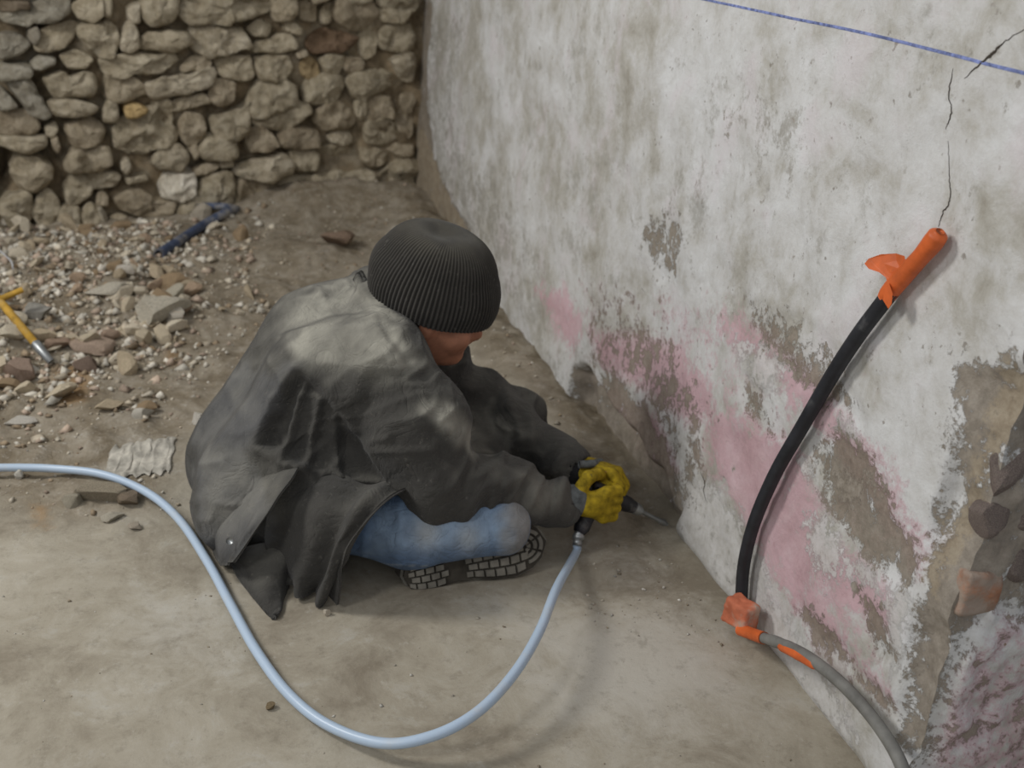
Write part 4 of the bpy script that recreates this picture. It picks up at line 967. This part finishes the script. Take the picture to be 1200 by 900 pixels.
bs_ = Field(v([.28, 1.84, -.01]), v([.60, 2.18, .06]), .005); bs_.cone(ANR+v([-.03, -.02, -.02]), t_, .047, .045, .02); bs_.D = np.maximum(np.maximum(bs_.D, .003-bs_.P[..., 2]), bs_.P[..., 2]-.016); V, Fq = bs_.extract(); adoptb(mesh('sole', V, Fq, M['rubber']), bootR)

# ---- gloves
for right in (True, False):
    lo, hi = (v([.69, 1.72, .02]), v([.90, 1.90, .20])) if right else (v([.74, 1.76, .04]), v([.94, 1.98, .20]))
    g = Field(lo, hi, .0028); add_hand(g, right, .0022, .008)
    g.P  # fingers separate, then the cuff below
    V, Fq = g.extract(); V = relax(V, Fq, 1, .3); o = mesh('glove', V, Fq, M['glove_yellow']); o['label'] = 'mustard yellow work glove' ; adopt(o, person); bpy.context.view_layer.update()
    if right:
        q = Field(lo, hi, .003); q.cone(WRR+v([-.03, 0, 0]), WRR+v([.028, 0, 0]), .036, .034, .004); V, Fq = q.extract(); adoptb(mesh('cuff', V, Fq, M['glove_grey']), o)
    else:
        d_ = unit(WRL-ELL); q = Field(lo-.03, hi, .003); q.cone(WRL-d_*.01, WRL+d_*.030, .036, .034, .004); V, Fq = q.extract(); adoptb(mesh('cuff', V, Fq, M['black_cuff']), o)
        kk = [K_ for K_ in hand_chains(False)[1]]; kb = [K_+v([-.012, .006, .012]) for K_ in kk]
        V, Fc = tube_vf(catmull([kb[0]+v([-.03, .0, .0]), *kb], 14), .0085, 10); adoptb(mesh('knuckle_band', V, Fc, M['glove_grey']), o)

# ---- knitted hat
def hatp(th, s, rib):
    "th around, s 0 brim .. 1 crown"
    a = s*1.0; h = -.012+.162*math.sin(min(a*1.03, 1)*math.pi/2)**1.0
    rr = math.cos(min(a, 1)*math.pi/2)**.52
    rr *= 1+.06*math.sin(min(a*2.2, 1)*math.pi)
    fx, fy = .128*rr, .113*rr
    w = 1+rib*rr**.3
    return hl(-.010+fx*w*math.cos(th), fy*w*math.sin(th), h+.022+.006*math.sin(2*th+1)*rr-.018*math.cos(th)*rr)
NT, NSn = 720, 90; ribs = 92
th = np.arange(NT)/NT*2*math.pi; s_ = np.linspace(0, 1, NSn)
a = np.minimum(s_, .9995)
h = -.012+.150*np.sin(a*math.pi/2); rr = np.where(s_ > .999, .0008, np.cos(a*math.pi/2)**.50)*(1+.05*np.sin(np.minimum(a*2.4, 1)*math.pi))
TH, RR = np.meshgrid(th, rr, indexing='xy'); _, HH = np.meshgrid(th, h, indexing='xy')
tw = TH+.10*np.sin(HH*25)*.3
rib = .013*np.cos(TH*ribs)*np.clip(RR*1.4, 0, 1)
und = .03*vn(np.stack([np.cos(TH)*2, np.sin(TH)*2, HH*16], -1), 77)
W = 1+rib+und*(1-np.exp(-RR*3))
lx = -.012+.131*RR*W*np.cos(TH); ly = .116*RR*W*np.sin(TH); lz = HH+.004-.010*np.cos(TH)*RR-.004*np.exp(-((HH-.03)/.008)**2)
lz = lz-.012*np.exp(-((lx+.03)**2+(ly)**2)/.0012)+.006*np.exp(-((lx-.02)**2+(ly+.03)**2)/.0012)   # crown sags
Vh = HTC+lx[..., None]*HTF+ly[..., None]*HTS+lz[..., None]*HTU
# turned-in brim
inn = HTC+(lx[0]*.93-.001)[..., None]*HTF+(ly[0]*.93)[..., None]*HTS+(lz[0]+.004)[..., None]*HTU; inn2 = HTC+(lx[0]*.90)[..., None]*HTF+(ly[0]*.90)[..., None]*HTS+(lz[0]+.03)[..., None]*HTU
Vh = np.concatenate([inn2[None], inn[None], (.5*(Vh[0]+inn)-HTU*.004)[None], Vh], 0); nr_ = Vh.shape[0]
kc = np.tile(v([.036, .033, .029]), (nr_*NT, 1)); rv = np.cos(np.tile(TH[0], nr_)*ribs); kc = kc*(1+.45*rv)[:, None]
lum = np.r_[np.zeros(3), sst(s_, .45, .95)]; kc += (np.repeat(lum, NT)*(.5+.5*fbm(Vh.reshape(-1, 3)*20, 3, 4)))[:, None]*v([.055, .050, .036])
V0 = Vh.reshape(-1, 3); Fh = grid_faces(nr_, NT, True)
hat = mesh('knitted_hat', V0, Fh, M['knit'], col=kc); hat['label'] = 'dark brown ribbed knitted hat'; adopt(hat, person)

# ================================================================== TOOL
tool = empty('air_hammer', (.80, 1.81, .0), 'small black air chisel gripped in yellow gloves, bit against the wall foot', 'tool')
tip = v([1.0, 1.838, .012]); bar = v([.893, 1.826, .078]); rear = v([.805, 1.822, .128]); dr = unit(tip-bar)
dr2 = unit(bar-rear)
adopt(tube('barrel', [rear, rear+dr2*.005, rear+dr2*.03, rear+dr2*.07, bar-dr2*.002, bar+dr2*.006, bar+dr2*.018], [.012, .016, .018, .018, .017, .0155, .013], M['tool_black'], ns=20), tool)
adopt(tube('retainer', [bar+dr*.014, bar+dr*.018, bar+dr*.034, bar+dr*.040], [.012, .0135, .0125, .009], M['steel'], ns=18), tool)
adopt(tube('chisel_bit', [bar+dr*.03, bar+dr*.06, bar+dr*.09, tip-dr*.014, tip], [.0055, .005, .005, .008, .0025], M['steel'], ns=12), tool)
hb = v([.775, 1.777, .062]); ht = v([.825, 1.812, .125])
adopt(tube('handle', [ht, ht*.7+hb*.3, hb*.7+ht*.3, hb, hb+unit(hb-ht)*.012], [.016, .016, .015, .0165, .012], M['tool_black'], ns=18), tool)
adopt(tube('trigger', [ht+v([.02, 0, -.015]), ht+v([.012, -.002, -.035])], [.005, .005], M['steel'], ns=8), tool)
cn = hb+unit(hb-ht)*.010; ce = ony(676, 640, 1.757)
adopt(tube('hose_coupling', [cn, cn*.7+ce*.3, cn*.5+ce*.5, cn*.48+ce*.52, ce], [.009, .0125, .0125, .010, .010], M['steel'], ns=14), tool)

# ---- pale blue hose
HP = [(-120, 556, .02), (-60, 550, .02), (0, 548, .02), (60, 549, .022), (120, 556, .030), (172, 577, .030), (210, 609, .022), (243, 658, .014), (270, 708, .012), (300, 762, .012), (338, 813, .012), (385, 850, .016), (448, 871, .03), (508, 862, .05), (560, 834, .068), (602, 790, .08), (632, 740, .086), (652, 690, .08)]
pts = [fl(x, y, z) for x, y, z in HP]
for q in pts[:12]: q[2] = max(q[2], float(floor_z(q[None, 0], q[None, 1])[0])+.010)
pts += [ce+(ce-cn)*.5, ce+(cn-ce)*.1]
V, Fc = tube_vf(catmull(pts, 300), .0086, 16); c0 = V.mean(0)
o = mesh('air_hose', V, Fc, M['hose']); tag(o, 'pale blue rubber air hose looping across the dusty floor to the tool', 'hose')

# ---- black conduit with orange tape
bc = empty('black_conduit', tuple(onx(868, 722, .97)*v([1, 1, 0])), 'black plastic conduit rising curved against the plaster, both ends wrapped in orange tape', 'conduit')
def onw(px, py, off):
    X = WX
    for _ in range(6):
        p = onx(px, py, X); X = WX-float(wall_dx(np.array([p[1]]), np.array([p[2]]))[0])-off
    return onx(px, py, X)
KP = [(869, 722, .975), (869, 700, .975), (872, 660, .972), (884, 612, .968), (908, 556, .965), (940, 500, .962), (975, 440, .960), (1005, 394, .96), (1032, 358, .96), (1046, 340, .96)]
kp = [onw(q[0], q[1], .022) for q in KP]
adopt(tube('tube', kp, .0118, M['black_plastic'], ns=16, n=90), bc)
def oz(x, y, X): return onw(x, y, .022)
sl = [oz(1038, 349, .96), oz(1046, 338, .96), oz(1062, 320, .96), oz(1080, 300, .962), oz(1094, 283, .965), oz(1102, 271, .967)]
adopt(tube('tape_sleeve', sl, [.0125, .0135, .0135, .0135, .0115, .0095]*1 and np.interp(np.linspace(0, 1, 40), [0, .1, .3, .6, .8, .93, 1], [.0122, .0135, .0138, .0128, .0145, .0135, .006]), M['tape'], ns=18, n=40), bc)
# loose flap of tape standing off to the left
fp = [(1060, 300), (1050, 297), (1032, 298), (1018, 303), (1013, 309), (1018, 315), (1030, 319), (1038, 325), (1041, 334), (1042, 345), (1052, 336), (1064, 318)]
Vf_ = []
for X_, dd in ((.9, 0), (.9, 1)):
    for k_, (x, y) in enumerate(fp):
        d_ = max(0, (1050-x))/40; Vf_.append(onw(x, y, .026+.020*d_+.0016*dd))
n_ = len(fp); Ff = [tuple(range(n_)), tuple(range(2*n_-1, n_-1, -1))]+[(i, i+n_, (i+1) % n_+n_, (i+1) % n_) for i in range(n_)]
adopt(mesh('tape_flap', Vf_, Ff, M['tape'], smooth=False), bc)
fp = [(1036, 338), (1042, 332), (1046, 344), (1045, 356), (1041, 362), (1035, 352)]; n_ = len(fp)
Vf_ = [onw(x, y, .036+.0016*dd) for dd in (0, 1) for x, y in fp]; Ff = [tuple(range(n_)), tuple(range(2*n_-1, n_-1, -1))]+[(i, i+n_, (i+1) % n_+n_, (i+1) % n_) for i in range(n_)]
adopt(mesh('tape_flap', Vf_, Ff, M['tape'], smooth=False), bc)
f = Field(onx(868, 722, .965)-.06, onx(868, 722, .965)+.06, .003)
ca, cb = onx(869, 704, .968), onx(868, 740, .975)
f.rbox((ca*.6+cb*.4), np.array([unit(v([.3, -1, 0])), unit(v([1, .3, 0])), v([0, 0, 1.])]), (.030, .021, .026), .007); f.D = f.D+.0035*vn(f.P*45, 4)+.0015*vn(f.P*130, 5)
V, Fq = f.extract(); adopt(mesh('tape_wrap', V, Fq, M['tape_dusty']), bc)
# ---- grey conduit
gc = empty('grey_conduit', tuple(onx(960, 790, .985)*v([1, 1, 0])), 'grey plastic conduit along the plaster foot, upper end striped with orange tape', 'conduit')
gp = [onx(*q) for q in [(868, 738, .965), (890, 746, .965), (920, 756, .965), (950, 772, .965), (985, 800, .965), (1015, 832, .965), (1040, 866, .96), (1056, 896, .955), (1066, 930, .95), (1072, 975, .94)]]
gpc = catmull(gp, 120)
V, Fc = tube_vf(gpc, .0100, 14, rfun=lambda t, a_: 1+(.06*np.sin(t*1400) if .13 < t < .24 else 0)+0*a_); adopt(mesh('tube', V, Fc, M['grey_plastic']), gc)
adopt(tube('tape_band', gpc[0:17], .0112, M['tape'], ns=14), gc)
# torn strip along the outer side of the conduit
sg = gpc[24:45]; Vt, Ft = tube_vf(sg+v([-.003, -.001, -.003]), np.interp(np.linspace(0, 1, len(sg)), [0, .1, .5, .9, 1], [.004, .0085, .0098, .0085, .004]), 12); adopt(mesh('tape_band', Vt, Ft, M['tape']), gc)

# ---- pipes by the stone wall, handle, wire
def pipe(name, P_, r, lab, cat, m=M['blue_pipe'], lift=None, n=40):
    q = []
    for (x, y, dz) in P_:
        p = flz(x, y); q.append(p+v([0, 0, r*.7+dz]))
    q = catmull(q, n); c0 = q[0]*v([1, 1, 0])
    # hollow end: outer skin, rim, inner skin
    A, Fa = tube_vf(q, r, 18, cap=False); B, Fb = tube_vf(q, r*.82, 18, cap=False); n0 = len(A); nn = len(q)
    Fr = [(k_, (k_+1) % 18, (k_+1) % 18+n0, k_+n0) for k_ in range(18)]+[((nn-1)*18+(k_+1) % 18, (nn-1)*18+k_, (nn-1)*18+k_+n0, (nn-1)*18+(k_+1) % 18+n0) for k_ in range(18)]
    o = mesh(name, np.vstack([A, B]), Fa+[tuple(i+n0 for i in f_[::-1]) for f_ in Fb]+Fr, m); return tag(o, lab, cat)
pipe('pipe', [(186, 302, .0), (208, 289, .004), (235, 272, .008), (262, 258, .012), (274, 252, .01)], .017, 'dark blue plastic pipe offcut lying diagonally on the rubble near the stone wall', 'pipe')
pipe('pipe', [(212, 248, .02), (240, 251, .022), (266, 252, .022), (292, 256, .012), (322, 260, .0)], .014, 'dusty blue grey pipe lying level behind the dark blue offcut', 'pipe')
hd = empty('tool_handle', tuple(flz(52, 414)*v([1, 1, 0])), 'yellow wooden tool handle slanting into the rubble at the left edge', 'handle')
ha = fl(46, 408, flz(46, 408)[2]+.055); hb2 = fl(-40, 305, ha[2]+.10)
adopt(tube('shaft', [ha, (ha*.6+hb2*.4), hb2], [.010, .011, .0115], M['wood_yellow'], ns=14, n=3), hd)
adopt(tube('ferrule', [fl(60, 424, ha[2]-.028), ha, ha+(hb2-ha)*.04], [.009, .013, .013], M['steel'], ns=14), hd)
q0 = ony(-4, 340, ony(-4, 340, 3.2)[1]); 
hb3 = ha+(hb2-ha)*.50
adopt(tube('crosspiece', [hb3+v([-.02, .0, .0]), hb3+v([.055, .02, .028])], [.009, .008], M['wood_yellow'], ns=12), hd)
tube_p = [flz(x, y)+v([0, 0, .02]) for x, y in [(-12, 292), (4, 304), (14, 314), (16, 322)]]
tag(tube('wire', tube_p, .0022, M['wire'], ns=8, n=20), 'short white wire poking out of the rubble at the left edge', 'wire')

# stones and bricks showing in the reveal
M['dark_stone'] = simple('dark_stone_material', (.22, .175, .155), .95, .35, 26, .6, .006, dust=((.27, .23, .19), 14, .5, .68))
for k_, (x, y, w_, h_) in enumerate([(1182, 560, .030, .038), (1160, 610, .024, .028), (1192, 668, .026, .034), (1215, 600, .03, .03), (1225, 500, .03, .035)]):
    p = onpier(x, y); me = rock_mesh('stone', 400+k_, 3, 1., .4, (1, 1, 1)); me.materials.clear(); me.materials.append(M['dark_stone'])
    o = bpy.data.objects.new('stone', me); COL.objects.link(o); o.parent = pier; o.location = tuple(p+v([0, .006, 0])); o.scale = (w_*1.25, .022, h_*1.2); o['label'] = 'dark purplish stone bared in the reveal'
for k_, (x, y, w_, h_) in enumerate([(1146, 692, .030, .034), (1188, 752, .034, .016)]):
    p = onpier(x, y); U3 = v([DU[0], DU[1], 0]); N3 = v([nr[0], nr[1], 0])
    f = Field(p-.05, p+.05, .004); f.rbox(p-N3*.010, np.array([U3, N3, v([0, 0, 1.])]), (w_, .022, h_), .006); f.D = f.D+.004*vn(f.P*50, 9+k_)
    V, Fq = f.extract(); o = mesh('brick', V, Fq, M['brick'], pier); o['label'] = 'broken red brick bared by lost plaster'
